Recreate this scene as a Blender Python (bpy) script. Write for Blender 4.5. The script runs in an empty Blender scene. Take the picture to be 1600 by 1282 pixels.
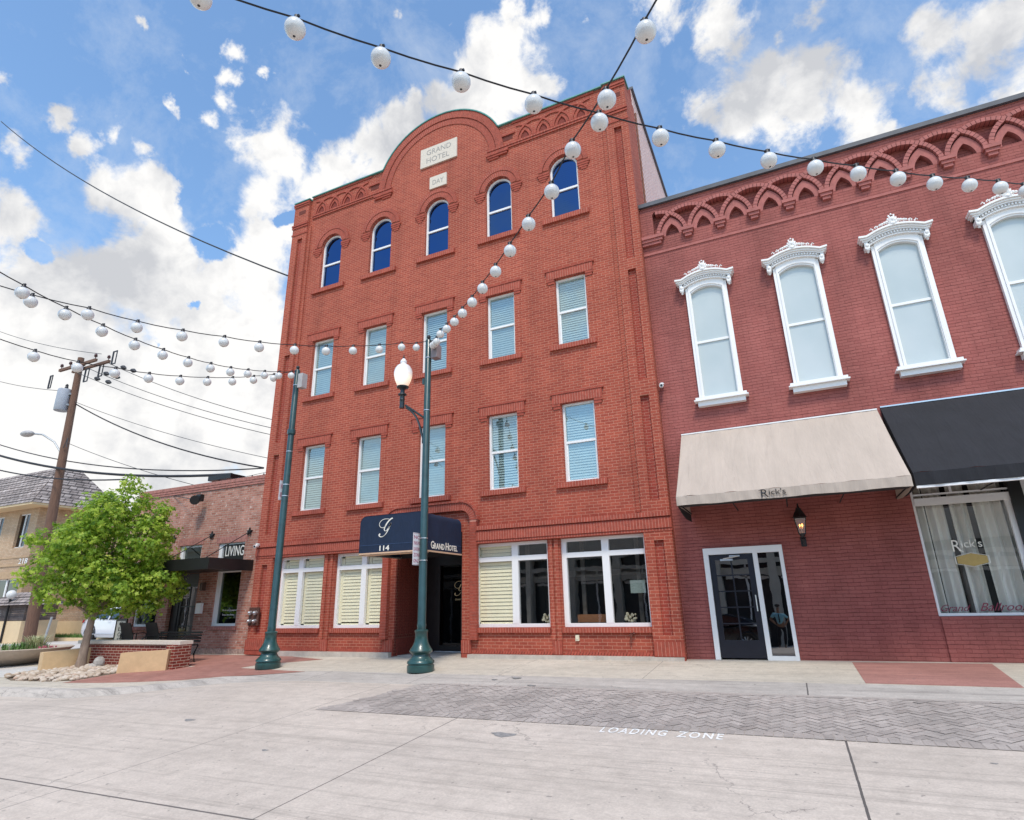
import bpy, math, random
from mathutils import Vector, Matrix
from mathutils.geometry import tessellate_polygon
random.seed(7)
R = math.radians; PI = math.pi
sc = bpy.context.scene
COL = sc.collection

# ------------------------------------------------------------------ camera
cd = bpy.data.cameras.new('camera'); cam = bpy.data.objects.new('camera', cd); COL.objects.link(cam)
cam.location = (8.2109, -12.8334, 1.3304)
cam.rotation_euler = (1.8899, 0.0224, 0.4366)
cd.sensor_width = 36; cd.sensor_fit = 'HORIZONTAL'; cd.lens = 906.73/1600*36
cd.clip_start = 0.05; cd.clip_end = 2000
sc.camera = cam

# ------------------------------------------------------------------ light, sky, exposure
SUN_EL, SUN_AZ = R(58), R(158)         # azimuth clockwise from +Y; the sun stands high over the street
sdir = Vector((math.sin(SUN_AZ)*math.cos(SUN_EL), math.cos(SUN_AZ)*math.cos(SUN_EL), math.sin(SUN_EL)))
sl = bpy.data.lights.new('sun', 'SUN'); sl.energy = 2.9; sl.angle = R(12); sl.color = (1, .92, .80)
sun = bpy.data.objects.new('sun', sl); COL.objects.link(sun)
sun.rotation_euler = sdir.to_track_quat('Z', 'Y').to_euler(); sun.location = (0, -20, 30)
sc.view_settings.view_transform = 'Standard'; sc.view_settings.look = 'None'
sc.view_settings.exposure = 0.0; sc.view_settings.gamma = 1
sc.render.resolution_x = 1024; sc.render.resolution_y = 820

CLOUD_POS = [(-0.876, 0.397, 0.274, 0.158), (-0.826, 0.481, 0.292, 0.167), (-0.75, 0.574, 0.329, 0.164), (-0.774, 0.585, 0.243, 0.142), (-0.838, 0.374, 0.397, 0.103), (-0.77, 0.453, 0.45, 0.114), (-0.74, 0.405, 0.538, 0.062), (-0.758, 0.36, 0.544, 0.035), (-0.698, 0.543, 0.467, 0.096), (-0.82, 0.302, 0.485, 0.043), (-0.629, 0.505, 0.592, 0.055), (-0.607, 0.472, 0.639, 0.042), (-0.588, 0.496, 0.639, 0.031), (-0.645, 0.533, 0.547, 0.056), (-0.534, 0.553, 0.639, 0.057), (-0.499, 0.553, 0.667, 0.042), (-0.452, 0.566, 0.689, 0.047), (-0.422, 0.574, 0.702, 0.032), (-0.571, 0.54, 0.619, 0.037), (-0.477, 0.586, 0.655, 0.048), (-0.277, 0.61, 0.742, 0.087), (-0.253, 0.584, 0.771, 0.044), (-0.362, 0.595, 0.718, 0.042), (-0.325, 0.618, 0.716, 0.066), (-0.219, 0.609, 0.762, 0.037), (-0.217, 0.64, 0.737, 0.036), (-0.408, 0.569, 0.715, 0.018), (0.055, 0.736, 0.675, 0.071), (0.117, 0.751, 0.65, 0.061), (0.167, 0.767, 0.619, 0.047), (0.077, 0.709, 0.701, 0.032), (0.14, 0.727, 0.672, 0.027), (-0.009, 0.731, 0.683, 0.035), (0.202, 0.775, 0.599, 0.021), (0.082, 0.768, 0.635, 0.042), (-0.031, 0.628, 0.777, 0.048), (0.031, 0.652, 0.757, 0.051), (0.051, 0.677, 0.734, 0.032), (0.012, 0.662, 0.75, 0.028), (0.128, 0.677, 0.725, 0.026), (0.284, 0.706, 0.649, 0.047), (0.318, 0.716, 0.621, 0.065), (0.282, 0.743, 0.607, 0.038), (0.322, 0.752, 0.575, 0.04), (0.261, 0.695, 0.67, 0.03), (0.349, 0.742, 0.572, 0.051), (-0.573, 0.391, 0.72, 0.016), (-0.592, 0.406, 0.696, 0.015), (-0.561, 0.437, 0.703, 0.01), (-0.641, 0.412, 0.648, 0.02), (-0.611, 0.421, 0.67, 0.017), (-0.669, 0.363, 0.649, 0.012), (-0.653, 0.302, 0.694, 0.01), (-0.63, 0.357, 0.69, 0.008), (-0.758, 0.277, 0.59, 0.015), (-0.789, 0.274, 0.55, 0.021), (-0.759, 0.311, 0.573, 0.018), (-0.737, 0.326, 0.592, 0.016), (-0.718, 0.359, 0.596, 0.02), (-0.761, 0.231, 0.607, 0.012), (-0.387, 0.471, 0.793, 0.011), (-0.33, 0.522, 0.787, 0.015), (-0.478, 0.415, 0.774, 0.011), (-0.249, 0.545, 0.801, 0.025), (-0.215, 0.568, 0.794, 0.022), (-0.688, 0.429, 0.586, 0.015), (-0.189, 0.599, 0.778, 0.01), (-0.159, 0.598, 0.785, 0.01), (-0.045, 0.743, 0.668, 0.013), (-0.873, 0.439, 0.213, 0.12), (-0.824, 0.54, 0.172, 0.141), (0.104, 0.686, 0.72, 0.019), (-0.089, 0.7, 0.709, 0.009)]
CLOUD_NEG = [(-0.82, 0.336, 0.463, 0.022), (-0.691, 0.444, 0.57, 0.036), (-0.694, 0.407, 0.593, 0.023), (-0.702, 0.501, 0.506, 0.036), (-0.744, 0.439, 0.503, 0.017), (-0.774, 0.372, 0.512, 0.014), (-0.756, 0.51, 0.411, 0.013), (-0.806, 0.47, 0.359, 0.01), (-0.786, 0.346, 0.513, 0.015), (-0.616, 0.538, 0.576, 0.017)]


SKYGAIN = (2.55, 2.8, 2.75, 1)
def build_world():
    w = bpy.data.worlds.new("World"); sc.world = w; w.use_nodes = True
    nt = w.node_tree; N = nt.nodes; L = nt.links; N.clear()
    def n(t, **k):
        o = N.new(t)
        for a, b in k.items(): setattr(o, a, b)
        return o
    def m(op, a, b=None, c=None, clamp=False):
        o = n('ShaderNodeMath', operation=op, use_clamp=clamp)
        for i, x in enumerate((a, b, c)):
            if x is None: continue
            if isinstance(x, (int, float)): o.inputs[i].default_value = x
            else: L.new(x, o.inputs[i])
        return o.outputs[0]
    tc = n('ShaderNodeTexCoord'); D = tc.outputs['Generated']
    def noise(scale, detail, rough, dist=0, off=(0, 0, 0)):
        mp = n('ShaderNodeMapping'); mp.inputs['Location'].default_value = off; L.new(D, mp.inputs[0])
        t = n('ShaderNodeTexNoise'); t.inputs['Scale'].default_value = scale; t.inputs['Detail'].default_value = detail
        t.inputs['Roughness'].default_value = rough; t.inputs['Distortion'].default_value = dist
        L.new(mp.outputs[0], t.inputs['Vector']); return t
    def vm(op, a, b):
        o = n('ShaderNodeVectorMath', operation=op)
        for i, x in enumerate((a, b)):
            if isinstance(x, (int, float)): o.inputs['Scale'].default_value = x
            elif isinstance(x, tuple): o.inputs[i].default_value = x
            else: L.new(x, o.inputs[i])
        return o
    # billowing offset of the direction, then a field of cloud masses
    nz = noise(7, 7, .62); sub = vm('SUBTRACT', nz.outputs['Color'], (.5, .5, .5))
    wr = vm('SCALE', sub.outputs[0], .14); P = vm('ADD', D, wr.outputs[0]).outputs[0]
    def field(lst):
        acc = None
        for x, y, z, r in lst:
            d = vm('DISTANCE', P, (x, y, z)).outputs['Value']
            v = m('MULTIPLY_ADD', d, -1.0/r, 1.0)
            v = m('MULTIPLY', v, min(1.0, .30 + r*5.5))
            acc = v if acc is None else m('SMOOTH_MAX', acc, v, .10)
        return acc
    pos = field(CLOUD_POS); neg = field(CLOUD_NEG)
    fb = noise(11, 9, .62, .3, (3, 1, 2))
    f = m('ADD', pos, m('MULTIPLY', m('SUBTRACT', fb.outputs['Fac'], .515), 1.55))
    f = m('SUBTRACT', f, m('MULTIPLY', m('MAXIMUM', neg, 0), 1.9))
    # clouds elsewhere in the sky, outside the painted masses
    el = noise(2.3, 7, .6, .2, (9, 4, 1))
    sx = n('ShaderNodeSeparateXYZ'); L.new(D, sx.inputs[0])
    back = m('MULTIPLY', sx.outputs['Y'], -1.0)
    f2 = m('SUBTRACT', m('MULTIPLY', el.outputs['Fac'], 1.6), .82)
    f2 = m('SUBTRACT', f2, m('MULTIPLY', m('MAXIMUM', m('ADD', sx.outputs['Y'], .15), 0), 3))
    f = m('MAXIMUM', f, f2)
    mr = n('ShaderNodeMapRange', interpolation_type='SMOOTHSTEP'); L.new(f, mr.inputs[0])
    mr.inputs['From Min'].default_value = -.04; mr.inputs['From Max'].default_value = .30
    mask = mr.outputs[0]
    # cloud tone: white tops, grey bellies
    lo = noise(4.2, 6, .55, .2, (5, 7, 3))
    hi = noise(16, 6, .6, .2, (2, 2, 8))
    tone = m('ADD', m('MULTIPLY', lo.outputs['Fac'], .75), m('MULTIPLY', hi.outputs['Fac'], .42))
    cr = n('ShaderNodeValToRGB'); L.new(tone, cr.inputs[0])
    e = cr.color_ramp.elements; e[0].position = .44; e[0].color = (6.3, 6.45, 6.8, 1); e[1].position = .60; e[1].color = (10.2, 10.1, 9.95, 1)
    sky = n('ShaderNodeTexSky', sky_type='NISHITA'); sky.sun_disc = False
    sky.sun_elevation = SUN_EL; sky.sun_rotation = SUN_AZ; sky.air_density = 1.0; sky.dust_density = .4; sky.ozone_density = 3
    gain = n('ShaderNodeMix', data_type='RGBA', blend_type='MULTIPLY'); gain.inputs[0].default_value = 1
    L.new(sky.outputs[0], gain.inputs[6]); gain.inputs[7].default_value = SKYGAIN
    ws = noise(7.5, 9, .68, .25, (1, 8, 4)); wk = m('MULTIPLY', m('SUBTRACT', ws.outputs['Fac'], .47), 1.5, clamp=True)   # thin veils
    wk = m('ADD', wk, m('MULTIPLY', m('MAXIMUM', m('SUBTRACT', sx.outputs['X'], .0), 0), .22), clamp=True)
    veil = n('ShaderNodeMix', data_type='RGBA'); L.new(wk, veil.inputs[0]); L.new(gain.outputs[2], veil.inputs[6]); veil.inputs[7].default_value = (7.6, 8.3, 9.2, 1)
    mx = n('ShaderNodeMix', data_type='RGBA'); L.new(mask, mx.inputs[0]); L.new(veil.outputs[2], mx.inputs[6]); L.new(cr.outputs[0], mx.inputs[7])
    bg = n('ShaderNodeBackground'); L.new(mx.outputs[2], bg.inputs['Color']); bg.inputs['Strength'].default_value = .1
    out = n('ShaderNodeOutputWorld'); L.new(bg.outputs[0], out.inputs[0])

build_world()

# ------------------------------------------------------------------ materials
MATS = {}
def newmat(name):
    m = bpy.data.materials.new(name); m.use_nodes = True
    nt = m.node_tree; return m, nt, nt.nodes, nt.links, nt.nodes['Principled BSDF']
def _pos(N, L, scale=(1, 1, 1)):
    g = N.new('ShaderNodeNewGeometry'); mp = N.new('ShaderNodeMapping'); mp.inputs['Scale'].default_value = scale
    L.new(g.outputs['Position'], mp.inputs[0]); return mp.outputs[0]
def _noise(N, L, vec, scale, detail=5, rough=.6, dist=0):
    t = N.new('ShaderNodeTexNoise'); t.inputs['Scale'].default_value = scale; t.inputs['Detail'].default_value = detail
    t.inputs['Roughness'].default_value = rough; t.inputs['Distortion'].default_value = dist
    L.new(vec, t.inputs['Vector']); return t
def _ramp(N, L, fac, stops):
    r = N.new('ShaderNodeValToRGB'); L.new(fac, r.inputs[0]); e = r.color_ramp.elements
    while len(e) < len(stops): e.new(.5)
    for i, (p, c) in enumerate(stops): e[i].position = p; e[i].color = (c[0], c[1], c[2], 1)
    return r.outputs[0]
def _mix(N, L, fac, a, b, mode='MIX'):
    x = N.new('ShaderNodeMix'); x.data_type = 'RGBA'; x.blend_type = mode
    for s, v in ((x.inputs[0], fac), (x.inputs[6], a), (x.inputs[7], b)):
        if isinstance(v, (int, float)): s.default_value = v
        elif isinstance(v, tuple): s.default_value = (v[0], v[1], v[2], 1)
        else: L.new(v, s)
    return x.outputs[2]
def _math(N, L, op, a, b=0.0, clamp=False):
    o = N.new('ShaderNodeMath'); o.operation = op; o.use_clamp = clamp
    for i, x in enumerate((a, b)):
        if isinstance(x, (int, float)): o.inputs[i].default_value = x
        else: L.new(x, o.inputs[i])
    return o.outputs[0]
def _bump(N, L, bsdf, h, st=.3, dist=.01):
    b = N.new('ShaderNodeBump'); b.inputs['Strength'].default_value = st; b.inputs['Distance'].default_value = dist
    L.new(h, b.inputs['Height']); L.new(b.outputs[0], bsdf.inputs['Normal'])
def paint(name, col, rough=.6, var=.12, scale=6, bump=.0, metal=0, spec=.5, stretch=(1, 1, 1), coat=0):
    if name in MATS: return MATS[name]
    m, nt, N, L, b = newmat(name)
    v = _pos(N, L, stretch); t = _noise(N, L, v, scale, 6, .65)
    c = _ramp(N, L, t.outputs['Fac'], [(.3, tuple(x*(1-var) for x in col)), (.7, tuple(min(1, x*(1+var)) for x in col))])
    L.new(c, b.inputs['Base Color']); b.inputs['Roughness'].default_value = rough; b.inputs['Metallic'].default_value = metal
    b.inputs['Specular IOR Level'].default_value = spec; b.inputs['Coat Weight'].default_value = coat
    if bump: _bump(N, L, b, _noise(N, L, v, scale*9, 4).outputs['Fac'], bump)
    if 'canvas' in name:
        w_ = _noise(N, L, _pos(N, L, (2.6, .5, .35)), 2.4, 5, .6, .8); _bump(N, L, b, w_.outputs['Fac'], .55, .05)
    MATS[name] = m; return m
def brick(name, c1, c2, mortar, bw=.2032, bh=.0677, ms=.006, rough=.85, bump=.6, blotch=None, vary=.25, recess=True, drop=0, wave=0.0, lines=None):
    if name in MATS: return MATS[name]
    m, nt, N, L, b = newmat(name)
    g = N.new('ShaderNodeNewGeometry'); s = N.new('ShaderNodeSeparateXYZ'); L.new(g.outputs['Position'], s.inputs[0])
    u = _math(N, L, 'ADD', s.outputs[0], s.outputs[1]); vv = s.outputs[2]
    if wave:
        wn = _noise(N, L, g.outputs['Position'], 2.2, 5, .7)
        vv = _math(N, L, 'ADD', vv, _math(N, L, 'MULTIPLY', _math(N, L, 'SUBTRACT', wn.outputs['Fac'], .5), wave))
    c = N.new('ShaderNodeCombineXYZ'); L.new(u, c.inputs[0]); L.new(vv, c.inputs[1])
    t = N.new('ShaderNodeTexBrick'); L.new(c.outputs[0], t.inputs['Vector'])
    t.inputs['Scale'].default_value = 1; t.inputs['Brick Width'].default_value = bw; t.inputs['Row Height'].default_value = bh
    t.inputs['Mortar Size'].default_value = ms; t.inputs['Mortar Smooth'].default_value = .15; t.inputs['Bias'].default_value = 0
    t.inputs['Color1'].default_value = (*c1, 1); t.inputs['Color2'].default_value = (*c2, 1); t.inputs['Mortar'].default_value = (*mortar, 1)
    big = _noise(N, L, g.outputs['Position'], .55, 5, .6)
    col = _mix(N, L, 1.0, t.outputs['Color'], _ramp(N, L, big.outputs['Fac'], [(.3, (1-vary,)*3), (.7, (1+vary*.4,)*3)]), 'MULTIPLY')
    fine = _noise(N, L, g.outputs['Position'], 38, 4, .7)
    col = _mix(N, L, 1.0, col, _ramp(N, L, fine.outputs['Fac'], [(.3, (.86,)*3), (.7, (1.1,)*3)]), 'MULTIPLY')
    st_ = _noise(N, L, _pos(N, L, (1.1, 1.1, .16)), 1.6, 6, .65)      # run-off staining down the wall
    col = _mix(N, L, 1.0, col, _ramp(N, L, st_.outputs['Fac'], [(.34, (1-vary*.7,)*3), (.58, (1.04,)*3)]), 'MULTIPLY')
    if lines:                                                           # shadow lines of open bed joints painted dark, broken where paint bridges them
        fr_ = _math(N, L, 'FRACT', _math(N, L, 'DIVIDE', vv, bh)); near = _math(N, L, 'LESS_THAN', fr_, .17)
        c2 = N.new('ShaderNodeCombineXYZ'); L.new(_math(N, L, 'MULTIPLY', u, .9), c2.inputs[0]); L.new(_math(N, L, 'MULTIPLY', _math(N, L, 'FLOOR', _math(N, L, 'DIVIDE', vv, bh)), 1.7), c2.inputs[1])
        ln = _noise(N, L, c2.outputs[0], 2.3, 4, .7)
        k = _math(N, L, 'MULTIPLY', _math(N, L, 'MULTIPLY', near, _ramp(N, L, ln.outputs['Fac'], [(.46, (0, 0, 0)), (.66, (1, 1, 1))])), .75)
        col = _mix(N, L, k, col, lines)
    if blotch:
        bn = _noise(N, L, c.outputs[0], blotch[1], 6, .75)
        k = _ramp(N, L, bn.outputs['Fac'], [(blotch[2], (0, 0, 0)), (blotch[3], (1, 1, 1))])
        col = _mix(N, L, k, col, blotch[0])
    L.new(col, b.inputs['Base Color']); b.inputs['Roughness'].default_value = rough; b.inputs['Specular IOR Level'].default_value = .3
    h = _math(N, L, 'SUBTRACT', 1.0, t.outputs['Fac']) if recess else t.outputs['Fac']
    h = _math(N, L, 'ADD', h, _math(N, L, 'MULTIPLY', fine.outputs['Fac'], .4))
    _bump(N, L, b, h, bump, .006)
    MATS[name] = m; return m
def glass(name, tint=(.8, .9, .92), gloss=(.9, .97, 1), k=1.9, add=.02, rough=.015):
    if name in MATS: return MATS[name]
    m, nt, N, L, b = newmat(name); N.remove(b)
    out = [x for x in N if x.type == 'OUTPUT_MATERIAL'][0]
    tr = N.new('ShaderNodeBsdfTransparent'); tr.inputs[0].default_value = (*tint, 1)
    gl = N.new('ShaderNodeBsdfGlossy'); gl.inputs['Color'].default_value = (*gloss, 1); gl.inputs['Roughness'].default_value = rough
    v = _pos(N, L); bn = N.new('ShaderNodeBump'); bn.inputs['Strength'].default_value = .05; bn.inputs['Distance'].default_value = .02
    L.new(_noise(N, L, v, 1.7, 2).outputs['Fac'], bn.inputs['Height']); L.new(bn.outputs[0], gl.inputs['Normal'])
    ge = N.new('ShaderNodeNewGeometry'); dt = N.new('ShaderNodeVectorMath'); dt.operation = 'DOT_PRODUCT'
    L.new(ge.outputs['Incoming'], dt.inputs[0]); L.new(ge.outputs['Normal'], dt.inputs[1])
    sch = _math(N, L, 'POWER', _math(N, L, 'SUBTRACT', 1.0, _math(N, L, 'ABSOLUTE', dt.outputs['Value']), True), 5.0)
    sch = _math(N, L, 'ADD', _math(N, L, 'MULTIPLY', sch, .96), .04)      # the same on both faces of a pane
    f = _math(N, L, 'ADD', _math(N, L, 'MULTIPLY', sch, k), add, True)
    mx = N.new('ShaderNodeMixShader'); L.new(f, mx.inputs[0]); L.new(tr.outputs[0], mx.inputs[1]); L.new(gl.outputs[0], mx.inputs[2])
    L.new(mx.outputs[0], out.inputs[0]); MATS[name] = m; return m
def glow(name, col, st):
    if name in MATS: return MATS[name]
    m, nt, N, L, b = newmat(name); b.inputs['Base Color'].default_value = (*col, 1)
    b.inputs['Emission Color'].default_value = (*col, 1); b.inputs['Emission Strength'].default_value = st
    MATS[name] = m; return m

HB = brick('hotel_brick', (.415, .090, .053), (.325, .063, .039), (.54, .235, .16), ms=.0055, vary=.16, bump=.5)
HBP = paint('hotel_brick_unit', (.345, .068, .041), .85, .25, 9, .25)
HBD = paint('hotel_mortar', (.56, .25, .185), .95, .12, 20)
OBD = paint('old_mortar', (.48, .36, .30), .95, .15, 20)
RB = brick('painted_brick', (.385, .124, .106), (.345, .104, .090), (.27, .075, .064), bw=.215, bh=.0665, ms=.0035, bump=1.0, vary=.24, wave=.05, lines=(.075, .018, .018))
RBU = paint('painted_brick_unit', (.375, .116, .100), .75, .2, 7, .3)
RBC = paint('painted_recess', (.11, .028, .027), .85, .2, 7, .3)
OB = brick('old_brick', (.56, .27, .20), (.38, .145, .10), (.50, .38, .31), bw=.21, bh=.072, ms=.007, bump=1.0, vary=.25, blotch=((.70, .58, .51), 8, .57, .68), wave=.012)
TB = brick('tan_brick', (.60, .43, .29), (.52, .34, .21), (.36, .27, .19), bw=.25, bh=.085, ms=.010, bump=.5, vary=.12)
WB = brick('planter_brick', (.26, .045, .030), (.19, .033, .024), (.50, .36, .28), ms=.008, bump=.6, vary=.15)
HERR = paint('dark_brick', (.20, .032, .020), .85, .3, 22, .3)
WHITE = paint('white_trim', (.82, .81, .80), .45, .02, 1)
WHITEB = paint('white_hood_paint', (.84, .82, .80), .4, .02, 3)
SEAM = paint('dark_seam', (.05, .05, .055), .8, .1)
DARK = paint('dark_interior', (.010, .010, .012), .9, .3, 3)
BLIND = paint('pale_blind', (.56, .62, .59), .6, .06, 5)
SHADE = paint('frosted_shade', (.60, .70, .74), .35, .03, 2)
SHUT = paint('cream_shutter', (.90, .81, .60), .5, .04, 6)
STONE = paint('limestone', (.66, .58, .49), .8, .08, 14, .2)
PLINTH = paint('plinth_concrete', (.50, .44, .38), .9, .18, 6, .3)
GREEN = paint('green_enamel', (.016, .068, .066), .36, .3, 5, .05, coat=.3)
GREEND = paint('dark_green_metal', (.012, .030, .032), .3, .2, 5)
BLACK = paint('black_metal', (.012, .011, .012), .42, .2, 5)
STEEL = paint('galvanised_steel', (.42, .44, .46), .45, .12, 7, metal=.5)
SILVER = paint('silver_fitting', (.62, .64, .66), .3, .05, 5, metal=.8)
NAVY = paint('navy_canvas', (.004, .016, .046), .75, .15, 4, .1)
BEIGE = paint('beige_canvas', (.47, .39, .325), .85, .09, 2.2, .1, stretch=(1.5, .4, .3))
BLACKC = paint('charcoal_canvas', (.014, .0145, .019), .85, .18, 3, .1)
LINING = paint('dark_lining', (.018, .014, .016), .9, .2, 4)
TRIM = paint('tan_binding', (.62, .40, .26), .8, .08, 6)
COPPER = paint('green_flashing', (.10, .30, .26), .5, .25, 8)
CAPM = paint('dark_coping', (.075, .08, .095), .55, .3, 3)
ORANGE = paint('pale_lettering', (.85, .80, .70), .5, .04)
GOLD = paint('gold_lettering', (.80, .60, .32), .4, .05)
GOLDP = paint('gold_plate', (.50, .34, .10), .4, .12, 6)
INK = paint('black_lettering', (.02, .018, .018), .6, .1)
PINKL = paint('maroon_lettering', (.20, .018, .045), .5, .1)
WOOD = paint('weathered_pole_wood', (.155, .085, .058), .9, .35, 6, .5, stretch=(6, 6, .35))
GLOBE = paint('globe_white', (.72, .71, .69), .22, .015, 2, coat=.4)
SOCK = paint('socket_black', (.03, .03, .035), .5, .2)
CABLE = paint('cable_black', (.012, .012, .016), .6, .2)
WIRE = paint('grey_wire', (.06, .06, .065), .6, .2)
GL = glass('window_glass')
GLB = glass('blue_reflecting_glass', (.06, .09, .16), (.07, .16, .36), 2.4, .50)
GLT = glass('teal_glass', (.88, .97, .98), (.62, .71, .71), 2.0, .22)
GLC = glass('shop_glass', (.75, .78, .78), (1, 1, 1), 2.2, .06)
TIRE = paint('tyre_rubber', (.015, .015, .016), .8, .2)
CARW = paint('white_car_paint', (.70, .72, .76), .2, .02, 2, coat=.8)
CARB = paint('black_car_paint', (.012, .012, .014), .15, .05, 2, coat=.8)
STUC = paint('tan_stucco', (.66, .46, .26), .9, .10, 5, .3)
CANT = paint('cream_stucco', (.72, .55, .34), .9, .06, 3, .2)
TREEB = paint('tree_bark', (.30, .22, .17), .9, .3, 9, .5, stretch=(1, 1, .3))
CONC2 = paint('kerb_concrete', (.43, .43, .42), .85, .22, 2.2, .25, stretch=(.5, 1.6, 1))
BUFF = paint('bowl_concrete', (.46, .37, .29), .8, .12, 5, .2)

# ------------------------------------------------------------------ mesh collector
class M:
    def __init__(s): s.v = []; s.f = []; s.sm = []; s.mort = None
    def add(s, vs, fs, smooth=False):
        k = len(s.v); s.v += [tuple(x) for x in vs]; s.f += [tuple(i+k for i in f) for f in fs]; s.sm += [smooth]*len(fs); return s
    def box(s, x0, x1, y0, y1, z0, z1):
        v = [(x0, y0, z0), (x1, y0, z0), (x1, y1, z0), (x0, y1, z0), (x0, y0, z1), (x1, y0, z1), (x1, y1, z1), (x0, y1, z1)]
        return s.add(v, [(0, 3, 2, 1), (4, 5, 6, 7), (0, 1, 5, 4), (1, 2, 6, 5), (2, 3, 7, 6), (3, 0, 4, 7)])
    def prism(s, poly, y0, y1, holes=(), back=True):          # poly in (x,z), y0 = front (toward street)
        loops = [list(poly)] + [list(h) for h in holes]
        tris = tessellate_polygon([[Vector((a, b, 0)) for a, b in l] for l in loops])
        flat = [p for l in loops for p in l]
        s.add([(a, y0, b) for a, b in flat], [t for t in tris])
        if back: s.add([(a, y1, b) for a, b in flat], [t for t in tris])
        for l in loops:
            n = len(l)
            s.add([(a, y0, b) for a, b in l] + [(a, y1, b) for a, b in l], [(i, (i+1) % n, n+(i+1) % n, n+i) for i in range(n)])
        return s
    def xprism(s, poly, x0, x1):                               # poly in (y,z)
        n = len(poly); tris = tessellate_polygon([[Vector((a, b, 0)) for a, b in poly]])
        for x in (x0, x1): s.add([(x, a, b) for a, b in poly], list(tris))
        return s.add([(x0, a, b) for a, b in poly] + [(x1, a, b) for a, b in poly], [(i, (i+1) % n, n+(i+1) % n, n+i) for i in range(n)])
    def tube(s, pts, r, seg=6, cap=True):
        pts = [Vector(p) for p in pts]; n = len(pts); rr = r if isinstance(r, (list, tuple)) else [r]*n
        up = Vector((0, 0, 1)); rings = []
        for i, p in enumerate(pts):
            d = (pts[min(i+1, n-1)] - pts[max(i-1, 0)]).normalized()
            a = d.cross(up)
            if a.length < 1e-3: a = d.cross(Vector((1, 0, 0)))
            a.normalize(); b = a.cross(d)
            rings.append([p + (a*math.cos(t*2*PI/seg) + b*math.sin(t*2*PI/seg))*rr[i] for t in range(seg)])
        v = [x for q in rings for x in q]; f = []
        for i in range(n-1):
            for t in range(seg): f.append((i*seg+t, i*seg+(t+1) % seg, (i+1)*seg+(t+1) % seg, (i+1)*seg+t))
        s.add(v, f, True)
        if cap: s.add(v, [tuple(range(seg))[::-1], tuple((n-1)*seg+t for t in range(seg))])
        return s
    def lathe(s, prof, c, seg=24, flute=0, fl=None):            # prof: (r,z) list
        v = []; f = []
        for r, z in prof:
            for t in range(seg):
                a = 2*PI*t/seg; q = r
                if flute and fl and fl[0] <= z <= fl[1]: q = r*(1-flute*(t % 2))
                v.append((c[0]+q*math.cos(a), c[1]+q*math.sin(a), c[2]+z))
        for i in range(len(prof)-1):
            for t in range(seg): f.append((i*seg+t, i*seg+(t+1) % seg, (i+1)*seg+(t+1) % seg, (i+1)*seg+t))
        s.add(v, f, True)
        n = len(prof); return s.add(v, [tuple(range(seg))[::-1], tuple((n-1)*seg+t for t in range(seg))])
    def ball(s, c, r, seg=12, rings=8, sc3=(1, 1, 1)):
        v = [(c[0], c[1], c[2]-r*sc3[2])]; f = []
        for i in range(1, rings):
            ph = -PI/2+PI*i/rings
            for t in range(seg): v.append((c[0]+r*sc3[0]*math.cos(ph)*math.cos(2*PI*t/seg), c[1]+r*sc3[1]*math.cos(ph)*math.sin(2*PI*t/seg), c[2]+r*sc3[2]*math.sin(ph)))
        v.append((c[0], c[1], c[2]+r*sc3[2])); e = len(v)-1
        for t in range(seg):
            f.append((0, 1+(t+1) % seg, 1+t)); f.append((e, 1+(rings-2)*seg+t, 1+(rings-2)*seg+(t+1) % seg))
            for i in range(rings-2): a = 1+i*seg; f.append((a+t, a+(t+1) % seg, a+seg+(t+1) % seg, a+seg+t))
        return s.add(v, f, True)
    def quad(s, a, b, c, d): return s.add([a, b, c, d], [(0, 1, 2, 3)])
    def slab(s, pts, t):                                       # pts: planar-ish polygon 3D, extruded down by t
        n = len(pts); tr = tessellate_polygon([[Vector((p[0], p[1], 0)) for p in pts]])
        s.add(pts, list(tr)); lo = [(p[0], p[1], p[2]-t) for p in pts]
        return s.add(list(pts)+lo, [(i, (i+1) % n, n+(i+1) % n, n+i) for i in range(n)])
    def build(s, name, mat, parent=None, **tags):
        if s.mort:
            q = s.mort; s.mort = None; q.build(name+'_mortar', OBD if mat.name == 'old_brick_unit' else RBC if mat.name == 'painted_brick_unit' else HBD, parent)
        me = bpy.data.meshes.new(name); wl = worldloc(parent)
        me.from_pydata([(x-wl[0], y-wl[1], z-wl[2]) for x, y, z in s.v], [], s.f); me.update()
        me.polygons.foreach_set('use_smooth', s.sm)
        import bmesh
        bm = bmesh.new(); bm.from_mesh(me); bmesh.ops.remove_doubles(bm, verts=bm.verts, dist=1e-5)
        bmesh.ops.recalc_face_normals(bm, faces=bm.faces); bm.to_mesh(me); bm.free()
        me.materials.append(mat)
        if any(s.sm):
            try: me.set_sharp_from_angle(angle=R(40))
            except Exception: pass
        o = bpy.data.objects.new(name, me); COL.objects.link(o)
        if parent: o.parent = parent
        for k, x in tags.items(): o[k] = x
        return o
def worldloc(o):
    v = Vector((0, 0, 0))
    while o: v += o.location; o = o.parent
    return v
def thing(name, label, cat, loc, group=None):
    o = bpy.data.objects.new(name, None); COL.objects.link(o); o.location = loc; o.empty_display_size = .2
    o['label'] = label; o['category'] = cat
    if group: o['group'] = group
    return o
def copy_tree(o, parent=None, dloc=(0, 0, 0)):
    c = o.copy(); COL.objects.link(c); c.parent = parent
    c.location = o.location + Vector(dloc)
    for ch in list(o.children): copy_tree(ch, c)
    return c
def struct(name, m, mat): return m.build(name, mat, kind='structure')
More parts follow.
